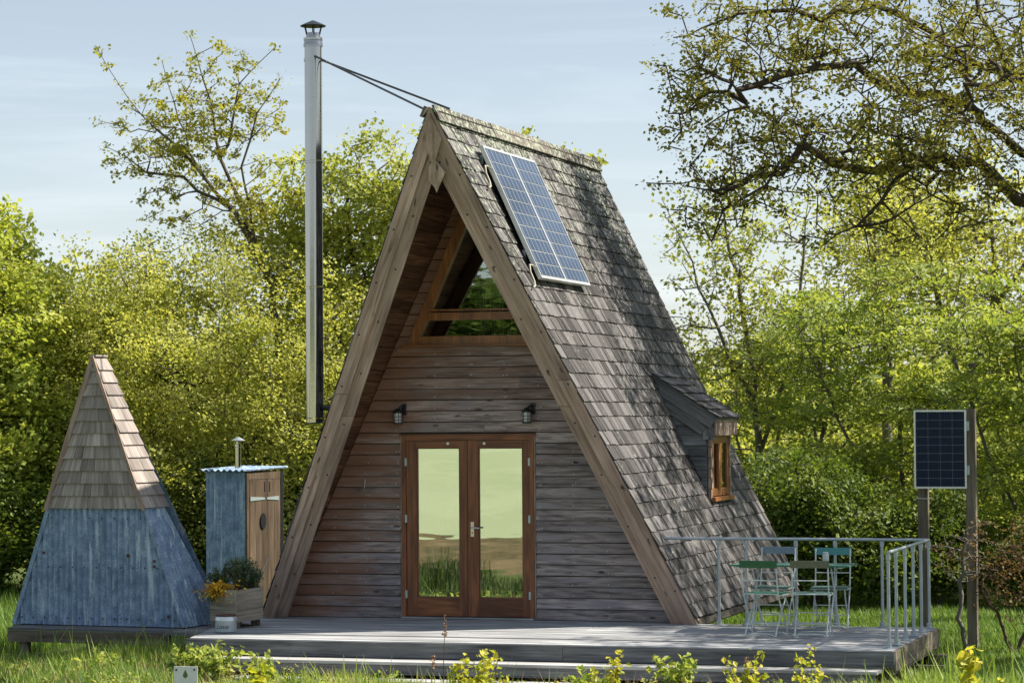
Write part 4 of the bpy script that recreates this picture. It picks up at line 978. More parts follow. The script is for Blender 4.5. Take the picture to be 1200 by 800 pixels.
def grow(rng, seeds, targets, seg=.35, wig=.12, order=None):
    P = []; par = []; 
    for s_ in seeds:
        pts = np.array(s_, float); start = -1
        if P:
            d = np.linalg.norm(np.array(P)-pts[0], axis=1); start = int(d.argmin())
        for a in range(len(pts)):
            if a == 0:
                if start < 0: P.append(pts[0]); par.append(-1); last = 0
                else: last = start
                continue
            L = np.linalg.norm(pts[a]-pts[a-1]); k = max(1, int(L/seg))
            for q in range(1, k+1):
                p = pts[a-1]+(pts[a]-pts[a-1])*q/k+rng.normal(size=3)*wig*seg*.5
                P.append(p); par.append(last); last = len(P)-1
    nseed = len(P); cap = len(P)+len(targets)*14
    A = np.zeros((cap, 3)); A[:len(P)] = P; par = par+[0]*(cap-len(P)); n = len(P)
    d0 = np.array([np.min(np.linalg.norm(A[:nseed]-t, axis=1)) for t in targets]) if len(targets) else np.zeros(0)
    for ti in np.argsort(d0+rng.normal(size=len(d0))*.15):
        t = targets[ti]; dv = A[:n]-t; d = (dv**2).sum(1); d = d+np.maximum(dv[:, 2], 0)**2*1.5     # prefer joining from below
        j = int(d.argmin()); a = A[j]; L = np.linalg.norm(t-a); k = min(14, max(1, int(L/seg+.5)))
        pd = a-A[par[j]] if par[j] >= 0 else np.array([0, 0, 1.]); ln = np.linalg.norm(pd)+1e-6; pd = pd/ln*L*.35
        last = j; m1 = a+pd
        for q in range(1, k+1):
            u = q/k; p = (1-u)**2*a+2*u*(1-u)*((m1+(a+t)/2)/2)+u*u*t+rng.normal(size=3)*wig*seg*(.5 if q < k else .1)
            A[n] = p; par[n] = last; last = n; n += 1
            if n >= cap-15: break
    A = A[:n]; par = np.array(par[:n]); cnt = np.zeros(n); haschild = np.zeros(n, bool); haschild[par[1:]] = True
    cnt[~haschild] = 1
    for i in range(n-1, 0, -1): cnt[par[i]] += cnt[i]
    return A, par, cnt, ~haschild
def wood_mesh(A, par, cnt, r0, ex=.45, rmin=.006, rmax=None):
    r = np.maximum(rmin, r0*cnt**ex)
    if rmax: r = np.minimum(r, rmax)
    i = np.arange(1, len(A)); a, b = A[par[i]], A[i]; rb = r[i]; ra = np.minimum(r[par[i]], rb*1.35); VV = []; FF = []; off = 0
    for lo, hi, n in ((0, .012, 3), (.012, .04, 4), (.04, 9, 7)):
        s_ = (rb >= lo) & (rb < hi)
        if not s_.any(): continue
        A_, B_, ra_, rb_ = a[s_], b[s_], ra[s_][:, None], rb[s_][:, None]; d = B_-A_; L = np.linalg.norm(d, axis=1)[:, None]+1e-9; d /= L
        A_ = A_-d*ra_*.4; ref = np.where(np.abs(d[:, 2:3]) > .9, [[1., 0, 0]], [[0, 0, 1.]]); u = np.cross(d, ref); u /= np.linalg.norm(u, axis=1)[:, None]+1e-9; w = np.cross(d, u); m = len(A_)
        ring = []
        for X, rr in ((A_, ra_), (B_, rb_)):
            for k in range(n): q = 2*math.pi*k/n; ring.append(X+(u*math.cos(q)+w*math.sin(q))*rr)
        VV.append(np.stack(ring, 1).reshape(-1, 3)); base_ = off+np.arange(m)[:, None]*2*n
        FF.append(np.stack([np.concatenate([base_+k, base_+(k+1) % n, base_+n+(k+1) % n, base_+n+k], 1) for k in range(n)], 1).reshape(-1, 4)); off += m*2*n
    return np.concatenate(VV), np.concatenate(FF)
def ell_targets(rng, ells, n, shell=.55):
    w = np.array([e[3]*e[4]*e[5]*(e[6] if len(e) > 6 else 1) for e in ells]); w = w/w.sum(); out = []
    for e, k in zip(ells, rng.multinomial(n, w)):
        d = rng.normal(size=(k, 3)); d /= np.linalg.norm(d, axis=1)[:, None]; r = rng.uniform(0, 1, k)**shell
        # lumpy outline
        lump = 1+.14*np.sin(d[:, 0]*5+e[0]*3)*np.cos(d[:, 2]*6+e[1])+.10*np.sin(d[:, 1]*9+d[:, 2]*7)
        out.append(np.array(e[:3])+d*(r*lump)[:, None]*np.array(e[3:6]))
    return np.concatenate(out)
def tree(name, label, loc, seeds, ells, ntar, nleaf, size, spread, mat, barkm, r0=.008, group=None, seed=1, seg=.35, zmin=-.3, flat=.5, shell=.55, cat='tree', tint_y=None, rmax=None, wig=.14, squash=.7, rmin=.006):
    rng = np.random.default_rng(seed); T = ell_targets(rng, ells, ntar, shell); T = T[T[:, 2] > zmin]
    A, par, cnt, tip = grow(rng, seeds, T, seg, wig); V, F = wood_mesh(A, par, cnt, r0, rmax=rmax, rmin=rmin)
    root = thing(name, loc, label, cat, group)
    np_mesh('trunk', V, F, M[barkm], root, smooth=True, off=loc)
    tp = A[(cnt <= 3)]; k = np.where(A[:, 0] > -1e9)[0]; w = rng.integers(0, len(tp), nleaf)
    C = tp[w]+rng.normal(size=(nleaf, 3))*np.array([1, 1, squash])*spread
    cl = rng.uniform(0, 1, len(tp))[w]
    keep = C[:, 2] > zmin-.12; C, cl = C[keep], cl[keep]
    cn = rng.normal(size=(len(tp), 3))*1.1; v, f = leaves(rng, C, size, flat, cn[w][keep]); tint = np.clip(.5*cl+.5*rng.uniform(0, 1, len(C)), 0, 1)
    np_mesh('crown', v, f, M[mat], root, attr=np.repeat(tint, 4), off=loc)
    return root

# ------------------------------------------------------------------ trees on the left
tree('maple_tree', 'bright yellow-green bushy tree at the far left edge behind the pointed hut', (-10.4, 8.2, -.45),
     [[(-10.4, 8.2, -.5), (-10.2, 8, 1.2), (-9.9, 7.6, 3.2)], [(-10.2, 8, 1.2), (-9.4, 7.4, 2.1), (-8.9, 7, 2.6)], [(-10.2, 8, 1.2), (-11, 8, 3)]],
     [(-10.2, 7.6, 2.9, 1.9, 1.7, 2.3), (-9.5, 7.2, 1.6, 1.4, 1.2, 1.6), (-10.3, 7.6, 4.6, 1.0, .9, 1.1)], 900, 62000, .085, .16, 'leaf_maple', 'bark', r0=.007, seed=3, rmin=.008, wig=.25)
tree('willow_tree', 'broad dome-shaped pale green tree between the pointed hut and the flue', (-7.1, 8.6, -.45),
     [[(-7.1, 8.6, -.5), (-7.1, 8.6, 1.0), (-7.3, 8.4, 2.6)], [(-7.1, 8.6, .8), (-8.2, 8.2, 2.2)], [(-7.1, 8.6, .9), (-5.8, 8.0, 2.4)]],
     [(-7.0, 8.5, 2.0, 2.9, 2.1, 3.15), (-8.2, 8.2, 2.2, 1.6, 1.5, 2.6), (-5.2, 8.2, 1.4, 1.5, 1.4, 2.4)], 2300, 175000, .052, .16, 'leaf_willow', 'barkgrey', r0=.0045, seed=5, shell=.38, rmin=.0075, wig=.25)
tree('open_branched_tree', 'tall thin open-branched tree with bronze leaves rising over the dome-shaped tree', (-6.0, 9.4, -.45),
     [[(-6.0, 9.4, -.5), (-6.0, 9.2, 2.2), (-6.13, 9, 4.39), (-6.75, 9, 5.56), (-7.8, 9, 6.63), (-8.54, 9, 7.31), (-9.05, 9, 8.1)], [(-6.75, 9, 5.56), (-7.66, 9, 6.04), (-8.22, 9, 6.19), (-8.9, 9, 6.6)],
      [(-6.4, 9, 5.0), (-7.1, 9.3, 6.39), (-7.3, 9.3, 7.3), (-7.62, 9.3, 8.35)], [(-7.0, 9.2, 6.3), (-6.75, 9.2, 7.5), (-6.2, 9.2, 8.1)], [(-6.4, 9, 5.0), (-6.55, 8.8, 6.2), (-6.3, 8.8, 7.0), (-5.9, 8.8, 7.5)], [(-7.38, 9, 6.22), (-7.98, 9.4, 7.3), (-8.2, 9.5, 8.0)]],
     [(-8.0, 9, 6.9, .9, .7, .9), (-7.2, 9.1, 7.2, .9, .7, .95), (-6.5, 9, 7.0, .75, .6, .9), (-8.3, 9, 6.3, .7, .5, .35), (-6.4, 9, 5.6, .9, .7, .7), (-7.7, 9, 5.6, .9, .5, .4), (-7.5, 9, 6.4, 1.2, .7, .8)], 420, 9000, .056, .06, 'leaf_bronze', 'bark', r0=.0052, seed=8, rmax=.075, seg=.3)
tree('ash_tree', 'fresh green tree directly behind the flue pipe and left roof slope', (-4.6, 10, -.45),
     [[(-4.6, 10, -.5), (-4.6, 10, 2.2), (-5.1, 10, 4.5), (-5.3, 10, 6.0)], [(-4.6, 10, 2.2), (-3.6, 10, 4.2), (-3.2, 10, 5.2)], [(-4.6, 10, 2.6), (-6, 9.8, 4.4)]],
     [(-5.4, 10, 5.3, 1.7, 1.3, 1.5), (-3.9, 10, 5.3, 1.4, 1.2, 1.6), (-4.4, 10, 3.4, 1.8, 1.4, 1.5), (-6.1, 9.8, 4.9, 1.0, .9, 1.2), (-4.0, 10, 1.6, 1.6, 1.2, 1.8)], 900, 44000, .078, .15, 'leaf_mid', 'bark', r0=.007, seed=11, rmin=.008, wig=.25)
# ------------------------------------------------------------------ the big oak whose boughs hang in from the right
tree('oak_tree', 'large dark-limbed oak with bronze-green young leaves hanging in at the upper right', (7.84, 8, -.45),
     [[(7.9, 8, -.5), (7.84, 8, 1.5), (7.66, 8, 3.3), (7.0, 8, 4.58), (5.51, 7, 5.17), (4.9, 6.5, 5.66), (4.3, 6, 5.68), (3.7, 5.5, 5.56), (3.34, 5, 5.62), (2.94, 4.8, 5.8), (2.67, 4.7, 5.49), (1.85, 4.4, 5.25)],
      [(7.0, 8, 4.58), (6.2, 7.5, 5.3), (5.52, 7, 5.86), (5.03, 6.6, 6.25), (4.87, 6, 6.44), (4.14, 5.6, 6.54), (3.59, 5.2, 6.81), (3.13, 5, 6.81), (2.72, 4.8, 6.71), (2.11, 4.5, 6.48)],
      [(6.2, 7.5, 5.3), (6.3, 7.4, 6.2), (5.51, 7.2, 6.9), (5.06, 7.2, 7.38), (4.88, 7.2, 8.06)],
      [(5.51, 7.2, 6.9), (4.87, 6.5, 7.07), (4.27, 6, 7.46), (3.72, 5.5, 7.65), (3.14, 5, 7.5), (2.12, 5, 7.6)],
      [(4.3, 6, 5.68), (3.81, 5.5, 5.18), (3.58, 5.2, 4.83), (3.11, 5, 4.5)], [(2.94, 4.8, 5.8), (2.54, 4.5, 5.2), (2.12, 4.4, 4.93), (1.87, 4.3, 4.6)],
      [(7.66, 8, 3.3), (8.2, 6.5, 4.8), (8.5, 4.5, 5.4), (8.5, 1.5, 5.6)], [(8.2, 6.5, 4.8), (7.2, 4.6, 5.8), (5.6, 3.9, 6.5)], [(7.66, 8, 3.3), (8.2, 7.5, 5.5), (8.4, 7.5, 8)], [(6.3, 7.4, 6.2), (6.8, 7, 8), (6.4, 6.8, 9.6)]],
     [(3.0, 5.2, 7.1, 2.1, 1.5, 1.4, 1.0), (4.9, 6.2, 7.0, 1.7, 1.5, 1.6, .6), (2.7, 5, 5.7, 1.5, 1.0, .6, 2.2), (1.9, 4.6, 5.2, .9, .7, .5, 2.2), (1.5, 4.6, 6.5, .6, .6, .7, 2.2), (4.5, 6.2, 5.5, 1.6, 1.3, .8), (6.8, 7.3, 8, 2.6, 2, 2.2, .6), (3.6, 5.6, 4.7, 1.1, 1.0, .35, .8), (1.9, 4.7, 6.9, .7, .8, .9, 1.5), (8.6, 5.5, 6.2, 2.2, 2.0, 1.5, .5), (9.3, 1.2, 5.8, 2.4, 2.6, 1.4, 1.9), (5.2, 3.9, 6.6, 1.4, 1.1, 1.1, 1.0), (6.9, 3.0, 6.2, 1.5, 1.3, 1.1, .9), (4.4, 4.6, 5.9, 1.2, .9, .8, 1.5)],
     3400, 64000, .058, .09, 'leaf_oak', 'barkdark', r0=.0063, seed=14, rmax=.16, seg=.26, wig=.36, shell=.5, rmin=.010)
# ------------------------------------------------------------------ beeches and thinner trees on the right
beech = tree('beech_tree', 'layered pale green beech with several slim trunks behind the right roof edge', (3.0, 13, -.45),
     [[(3.0, 13, -.5), (2.9, 13, 2), (2.5, 13, 4.6)], [(3.05, 13.1, -.4), (3.3, 13, 2.4), (3.9, 13, 4.6)], [(2.95, 13.1, -.4), (2.2, 13.2, 1.6), (1.4, 13, 3.4)]],
     [(2.6, 13, 3.6, 1.9, 1.5, .55), (3.2, 13, 2.6, 2.1, 1.6, .5), (2.4, 12.8, 1.5, 2.0, 1.5, .5), (1.6, 13, 4.0, 1.0, 1.0, .4, .4), (3.4, 13, 4.4, 1.2, 1.1, .5, .35), (2.8, 12.8, .7, 1.8, 1.4, .6)], 850, 22000, .078, .15, 'leaf_beech', 'barkgrey', r0=.0045, seed=21, squash=.35, flat=1.2, rmax=.10, rmin=.009, wig=.25, group='beeches behind the deck')
beech2 = tree('beech_tree', 'layered green beech directly behind the post-mounted solar panel', (5.4, 11.5, -.45),
     [[(5.4, 11.5, -.5), (5.2, 11.5, 1.8), (5.35, 11.5, 4.2)], [(5.5, 11.6, -.4), (5.9, 11.5, 2.4), (6.3, 11.5, 4.2)], [(5.4, 11.6, -.4), (4.5, 11.5, 1.6), (4.0, 11.5, 3.0)]],
     [(5.2, 11.5, 3.5, 1.9, 1.4, .5), (4.9, 11.5, 2.5, 1.9, 1.5, .5), (5.6, 11.3, 1.5, 1.9, 1.4, .5), (5.9, 11.5, 4.4, 1.2, 1.1, .5, .35), (4.6, 11.3, .6, 1.8, 1.3, .6)], 780, 20500, .078, .15, 'leaf_beech', 'barkgrey', r0=.0045, seed=22, squash=.35, flat=1.2, rmax=.10, rmin=.009, wig=.25, group='beeches behind the deck')
thin = tree('slim_tree', 'thin airy tree with bare-looking stems beside the upper right roof edge', (-.2, 17, -.45),
     [[(-.2, 17, -.5), (-.3, 17, 3), (-.9, 17, 6.2)], [(-.25, 17, 1.5), (.5, 17, 4), (.7, 17, 6.8)], [(-.3, 17, 2.4), (-1.3, 17, 4.6), (-1.8, 17, 5.9)]],
     [(-.5, 17, 5.0, 1.6, 1.2, 1.9), (-.6, 17, 3.2, 1.8, 1.2, 1.4)], 620, 7500, .075, .12, 'leaf_mid', 'barkgrey', r0=.006, seed=31, rmax=.07, rmin=.009, group='slim trees behind the cabin')
thin2 = tree('slim_tree', 'slim grey-trunked tree rising above the post-mounted solar panel', (3.4, 17, -.45),
     [[(3.4, 17, -.5), (3.3, 17, 2.8), (3.9, 17, 4.2), (3.75, 17, 6.4)], [(3.35, 17, 2.4), (2.8, 17, 4.8), (2.0, 17, 6.6)], [(3.9, 17, 4.2), (4.9, 17, 5.6)]],
     [(3.4, 17, 5.4, 2.0, 1.3, 1.5), (2.6, 17, 4.4, 1.4, 1.2, 1.0), (4.9, 17, 4.8, 1.3, 1.2, 1.3)], 700, 10500, .075, .13, 'leaf_willow', 'barkgrey', r0=.0066, seed=32, rmax=.12, rmin=.010, group='slim trees behind the cabin')
hedge = tree('hazel_bush', 'dense dark green bush behind the railing beside the roof foot', (2.2, 9.0, -.45),
     [[(2.2, 9, -.5), (2.2, 9, .6), (2.0, 9, 1.6)], [(2.2, 9, -.4), (3.1, 9, .9)], [(2.2, 9, -.4), (1.4, 9, .9)]],
     [(2.1, 9.0, .75, 1.25, .9, 1.05), (3.1, 9, .35, 1.0, .8, .8)], 520, 24000, .07, .13, 'leaf_dark', 'barkgrey', rmin=.008, r0=.005, seed=41, cat='bush', group='dark bushes under the trees')
def dup(src, loc, rot, sc, label, group=None):
    c = copy_tree(src); c.location = loc; c.rotation_euler = (0, 0, rad(rot)); c.scale = (sc, sc, sc); c['label'] = label
    if group: c['group'] = group
    return c
dup(hedge, (3.9, 9.8, -.45), 75, .78, 'dense dark green bush behind the middle of the railing', 'dark bushes under the trees')
dup(hedge, (5.7, 9.5, -.45), 160, .66, 'dense dark green bush behind the posts of the solar panel', 'dark bushes under the trees')
dup(hedge, (7.0, 10.4, -.45), 230, .9, 'dense dark green bush at the far right edge', 'dark bushes under the trees')
dup(hedge, (-8.0, 6.6, -.5), 120, 1.0, 'dark green bush in shade right behind the pointed hut', 'dark bushes under the trees')
dup(hedge, (-9.8, 5.8, -.5), 200, 1.0, 'dark green bush in shade at the far left edge', 'dark bushes under the trees')
dup(hedge, (-6.2, 7.9, -.5), 20, 1.05, 'dark green bush in shade behind the outhouse', 'dark bushes under the trees')
dup(hedge, (-4.4, 8.2, -.5), 310, 1.05, 'dark green bush between the outhouse and the cabin roof', 'dark bushes under the trees')
dup(beech, (1.1, 16, -.45), 100, .95, 'layered green beech farther back beside the dormer side of the roof', 'beeches behind the deck')
dup(beech, (7.2, 14.5, -.45), 200, 1.0, 'layered green beech at the right edge behind the solar panel posts', 'beeches behind the deck')
dup(beech2, (4.0, 19, -.45), 140, .98, 'taller beech in the second row right of the middle', 'beeches behind the deck')
dup(beech2, (-.6, 21, -.45), 40, .95, 'beech in the back row just right of the roof ridge', 'beeches behind the deck')
dup(thin2, (1.2, 22, -.2), 80, 1.1, 'slim airy tree in the back row between roof and oak boughs', 'slim trees behind the cabin')
dup(thin2, (6.4, 20, -.2), 190, 1.05, 'slim airy tree in the back row at the far right', 'slim trees behind the cabin')
dup(thin, (6.6, 16, -.4), 140, 1.0, 'thin airy tree with pale stems under the oak boughs at the right', 'slim trees behind the cabin')
# reddish shrub and sapling on the right lawn
tree('red_twig_shrub', 'twiggy reddish shrub with sparse coppery leaves at the right of the deck', (5.9, 2.2, -.45),
     [[(5.9, 2.2, -.5), (5.85, 2.2, .2)], [(5.92, 2.2, -.45), (6.3, 2.3, .5)], [(5.9, 2.2, -.45), (5.5, 2.1, .4)]],
     [(5.95, 2.2, .55, .65, .5, .65)], 420, 800, .045, .05, 'leaf_red', 'twigred', r0=.0028, seed=51, cat='shrub', wig=.35, seg=.14, rmin=.0035)
tree('sapling', 'slender leaning sapling with a bare grey stem in front of the right solar panel post', (5.45, 1.5, -.45),
     [[(5.45, 1.5, -.5), (5.38, 1.5, -.1), (5.36, 1.5, .4), (5.45, 1.5, .9)]],
     [(5.35, 1.5, .75, .42, .35, .35)], 110, 170, .04, .05, 'leaf_red', 'barkgrey', r0=.0042, seed=52, cat='sapling', wig=.3, seg=.12, rmin=.003)
tree('red_twig_shrub', 'low straggly brown-green shrub at the lower right corner', (6.7, 1.2, -.45),
     [[(6.7, 1.2, -.5), (6.7, 1.2, 0)]], [(6.7, 1.2, .15, .55, .5, .6)], 240, 2400, .05, .06, 'leaf_dark', 'twigred', r0=.0028, seed=53, cat='shrub', wig=.3, seg=.14, rmin=.003)
# a sprig of the tree behind showing above the ridge
tree('slim_tree', 'leafy shoots showing just above the front of the ridge', (-1.2, 9, -.45),
     [[(-1.2, 9, -.5), (-1.4, 9, 3), (-1.9, 9, 5.4), (-2.05, 9, 6.55)], [(-1.4, 9, 3), (-1.45, 9, 5.6), (-1.5, 9, 6.35)], [(-1.45, 9, 5), (-.95, 9, 6.1)]], [(-1.6, 9, 5.6, .7, .5, .75)], 70, 1500, .085, .07, 'leaf_mid', 'bark', r0=.005, seed=55, rmax=.05, group='slim trees behind the cabin')

# ------------------------------------------------------------------ far wood closing the view
def far_wood():
    rng = np.random.default_rng(77)
    n = 210000; x = rng.uniform(-48, 26, n); y = rng.uniform(27, 42, n)
    top = 3.9-np.where(x > -6, 1.1, 0)+.9*np.sin(x*.5)+.9*np.sin(x*1.3+1)+.6*np.sin(y+x*.8)+np.where(x < -9, .9, 0)
    z = -.6+(top+.6)*rng.uniform(0, 1, n)**.75; P = np.stack([x, y, z], 1)
    P += rng.normal(size=P.shape)*.25
    v, f = leaves(rng, P, .19, .4); tint = np.clip(.5+.3*np.sin(x*.8+y)+rng.normal(size=n)*.2, 0, 1)
    tag(np_mesh('wood', v, f, M['leaf_mid'], attr=np.repeat(tint, 4)), 'far wood of fresh green trees closing the view behind the garden', 'wood', kind='stuff')
    n = 60000; a = rng.uniform(-150, 60, n); y = rng.uniform(-190, -170, n)
    P = np.stack([a, y, 5.5+rng.uniform(0, 1, n)**.8*(8+2*np.sin(a*.12)+1.2*np.sin(a*.4))], 1); v, f = leaves(rng, P, 1.3, .4)
    tag(np_mesh('wood', v, f, M['leaf_dark'], attr=np.repeat(rng.uniform(0, .35, n), 4)), 'line of dark trees across the field, seen only as a reflection in the gable window', 'wood', kind='stuff')
far_wood()

# ------------------------------------------------------------------ grass
def blades(rng, X, Y, h, w, lean=.35):
    n = len(X); Z = ground_z(X, Y); a = rng.uniform(0, 2*math.pi, n); d = np.stack([np.cos(a), np.sin(a), np.zeros(n)], 1)
    b = np.stack([-np.sin(a), np.cos(a), np.zeros(n)], 1); L = (rng.uniform(.1, 1, n)*lean)[:, None]*h[:, None]; w = w[:, None]; P = np.stack([X, Y, Z], 1); up = np.array([0, 0, 1.])
    m = P+up*h[:, None]*.55+d*L*.35; t = P+up*h[:, None]+d*L
    v = np.stack([P-b*w*.5, P+b*w*.5, m+b*w*.42, m-b*w*.42, t+b*w*.06, t-b*w*.06], 1).reshape(-1, 3); i = np.arange(n)[:, None]*6
    f = np.concatenate([np.concatenate([i, i+1, i+2, i+3], 1), np.concatenate([i+3, i+2, i+4, i+5], 1)], 0); return v, f
def grass():
    rng = np.random.default_rng(5)
    # tall tufted grass before the steps
    n = 120000; X = rng.uniform(-7, 8.5, n); Y = rng.uniform(-7.2, -3.75, n)
    left = (X < -2.35); Y = np.where(left, rng.uniform(-6.0, -1.95, n), Y)
    right = (X > 5.5); Y = np.where(right, rng.uniform(-6, -2.2, n), Y)
    patch = .5+.5*np.sin(X*1.7+np.sin(Y*1.3)*2)*np.sin(Y*1.1+X*.6)
    h = rng.uniform(.06, .32, n)*(.40+1.0*patch); h = np.where(rng.uniform(0, 1, n) < .02, h*1.8, h); h = np.where((X > -1.5) & (X < 5.6) & (Y > -6.5), h*.60, h)
    h = np.where((np.abs(X+.955-(Y+6)*.38*-1) < .30) & (Y < -5.7), h*.35, h)
    v, f = blades(rng, X, Y, h, rng.uniform(.008, .019, n), .75); tint = np.clip(.15+.6*patch+rng.normal(size=n)*.2, 0, 1)
    tag(np_mesh('grass', v, f, M['grass'], attr=np.repeat(tint, 6)), 'tufted sunlit meadow grass in front of the deck steps', 'grass', kind='stuff')
    n = 14000; X = rng.uniform(-8, -1.9, n); Y = rng.uniform(-9.6, -5.6, n); k = (np.sin(X*2.1)*np.sin(Y*1.7+X) > -.45) & ((Y < -7.2) | (X < -2.6)); X, Y = X[k], Y[k]; n = len(X)
    v, f = blades(rng, X, Y, rng.uniform(.2, .5, n)*(1+.5*np.sin(X*3.1)), rng.uniform(.010, .022, n), .5)
    tag(np_mesh('grass', v, f, M['tussock'], attr=np.repeat(rng.uniform(0, 1, n), 6)), 'tall dark tussock grass mirrored in the lower part of the glass doors', 'grass', kind='stuff')
    # lawn behind, right of the deck and left
    n = 110000; X = rng.uniform(-1, 9, n); Y = rng.uniform(-2.2, 11, n); bad = (X < 5.4) & (Y < .25); X[bad] = rng.uniform(5.45, 9, bad.sum()); bad = (X < 2.8) & (Y < 6.1); X[bad] = rng.uniform(2.8, 9, bad.sum())
    v, f = blades(rng, X, Y, rng.uniform(.03, .12, n), rng.uniform(.006, .014, n), .8)
    tag(np_mesh('lawn', v, f, M['grass'], attr=np.repeat(np.clip(rng.normal(.35, .2, n), 0, 1), 6)), 'short shaded lawn grass behind and right of the deck', 'grass', kind='stuff')
    n = 60000; X = rng.uniform(-14, -5.2, n); Y = rng.uniform(-2.5, 9, n)
    v, f = blades(rng, X, Y, rng.uniform(.08, .4, n), rng.uniform(.007, .014, n), .6)
    tag(np_mesh('grass', v, f, M['grass'], attr=np.repeat(np.clip(rng.normal(.35, .2, n), 0, 1), 6)), 'taller rough grass at the far left beside the hut platform', 'grass', kind='stuff')
grass()
def weed_cover():
    rng = np.random.default_rng(15); K = 420; cx = rng.uniform(-7, 8, K); cy = np.where(cx < -2.3, rng.uniform(-5.5, -2.3, K), rng.uniform(-6.8, -4.0, K)); hh = rng.uniform(.08, .27, K)
    w = rng.integers(0, K, 16000); r = rng.normal(size=(16000, 2))*.07; z = ground_z(cx[w], cy[w])+hh[w]*rng.uniform(.2, 1.1, 16000)
    C = np.stack([cx[w]+r[:, 0], cy[w]+r[:, 1], z], 1); cl = rng.uniform(0, 1, K)[w]; v, f = leaves(rng, C, .038, .9)
    tag(np_mesh('weed_cover', v, f, M['leaf_beech'], attr=np.repeat(np.clip(cl+rng.normal(size=16000)*.15, 0, 1), 4)), 'low broad-leaved weeds scattered through the foreground grass', 'weeds', kind='stuff')
    n = 5000; X = rng.uniform(-7, 8, n); Y = np.where(X < -2.3, rng.uniform(-5.5, -2.2, n), rng.uniform(-6.8, -3.9, n)); v, f = blades(rng, X, Y, rng.uniform(.1, .34, n), rng.uniform(.004, .008, n), 1.2)
    tag(np_mesh('dry_straw', v, f, M['dry'], attr=np.repeat(rng.uniform(0, 1, n), 6)), 'dead straw-coloured stems among the foreground grass', 'straw', kind='stuff')
weed_cover()
# leafy weeds and clumps in the foreground grass
def leafy_plant(name, x, y, h, r, nst, lsize, nl, mat, label, group, seed, cat='plant', stem='twigred', z0=None, tintr=(0, 1), lean=.35):
    rng = np.random.default_rng(seed); gz = float(ground_z(x, y)) if z0 is None else z0; root = thing(name, (x, y, gz), label, cat, group); m = MB(); C = []; T = []
    for i in range(nst):
        a = rng.uniform(0, 6.28); L = h*rng.uniform(.6, 1.0) if i else h; e = np.array([x+r*math.cos(a)*rng.uniform(.2, 1), y+r*math.sin(a)*rng.uniform(.2, 1), gz+L]); b0 = np.array([x+rng.normal()*.02, y+rng.normal()*.02, gz-.02])
        mid = (b0+e)/2+rng.normal(size=3)*.03; pts = [tuple((1-u)**2*b0+2*u*(1-u)*mid+u*u*e) for u in np.linspace(0, 1, 6)]; m.tube(pts, [.004, .0038, .0034, .003, .0024, .0015], 4)
        for q in range(nl):
            u = rng.uniform(.25, 1)**.8; p = (1-u)**2*b0+2*u*(1-u)*mid+u*u*e; C.append(p+rng.normal(size=3)*lsize*.55); T.append(u)
    m.build('stem', M[stem], root)
    C = np.array(C); v, f = leaves(rng, C, lsize, .3); t = np.clip(rng.uniform(tintr[0], tintr[1], len(C)), 0, 1)
    np_mesh('foliage', v, f, M[mat], root, attr=np.repeat(t, 4), off=(x, y, gz)); return root
G = 'young yellow-green shrubs in the foreground grass'
leafy_plant('young_shrub', .10, -6.6, .50, .05, 3, .095, 26, 'leaf_fore', 'small bright yellow-green shoot right of the white sign, leftmost of the foreground shrubs', G, 1)
leafy_plant('young_shrub', 2.05, -6.2, .62, .34, 13, .055, 36, 'leaf_fore', 'wide yellow-green shrub below the double doors', G, 2)
leafy_plant('young_shrub', 3.25, -6.1, .66, .20, 7, .055, 34, 'leaf_fore', 'yellow-green shrub below the right barge board foot', G, 3)
leafy_plant('young_shrub', 4.50, -6.0, .68, .20, 8, .055, 34, 'leaf_fore', 'yellow-green shrub in front of the dark green chair', G, 4)
leafy_plant('young_shrub', 5.02, -5.9, .76, .20, 7, .052, 30, 'leaf_fore', 'tallest yellow-green shrub with pinkish tips, in front of the right chairs', G, 5)
leafy_plant('young_shrub', 6.40, -5.4, .66, .07, 4, .095, 24, 'leaf_fore', 'bright yellow-green shoot right of the deck corner, rightmost of the foreground shrubs', G, 6)
leafy_plant('young_shrub', 6.75, -6.0, .45, .10, 5, .06, 22, 'leaf_fore', 'lowest yellow-green shrub at the lower right, beside the brightest shoot', G, 16)
G2 = 'green weeds in the foreground grass'
for i, (x, y, h, lab) in enumerate(((-1.45, -4.0, .44, 'dark green weed clump left of the steps, nearest the platform corner'), (-.75, -4.6, .42, 'dark green weed clump in front of the left end of the steps'), (2.75, -5.0, .42, 'green weed clump at the foot of the wide foreground shrub'),
                                    (3.5, -4.5, .50, 'tall green weed clump before the right part of the steps'), (-3.0, -3.6, .30, 'broad-leaved green weed below the hut platform middle'), (-1.9, -3.7, .38, 'tall dark green weed clump by the right corner of the hut platform'), (-5.6, -2.6, .55, 'tall green weed at the far left edge below the hut'))):
    leafy_plant('weed', x, y, h, .26, 18, .065, 26, 'leaf_beech', lab, G2, 60+i)
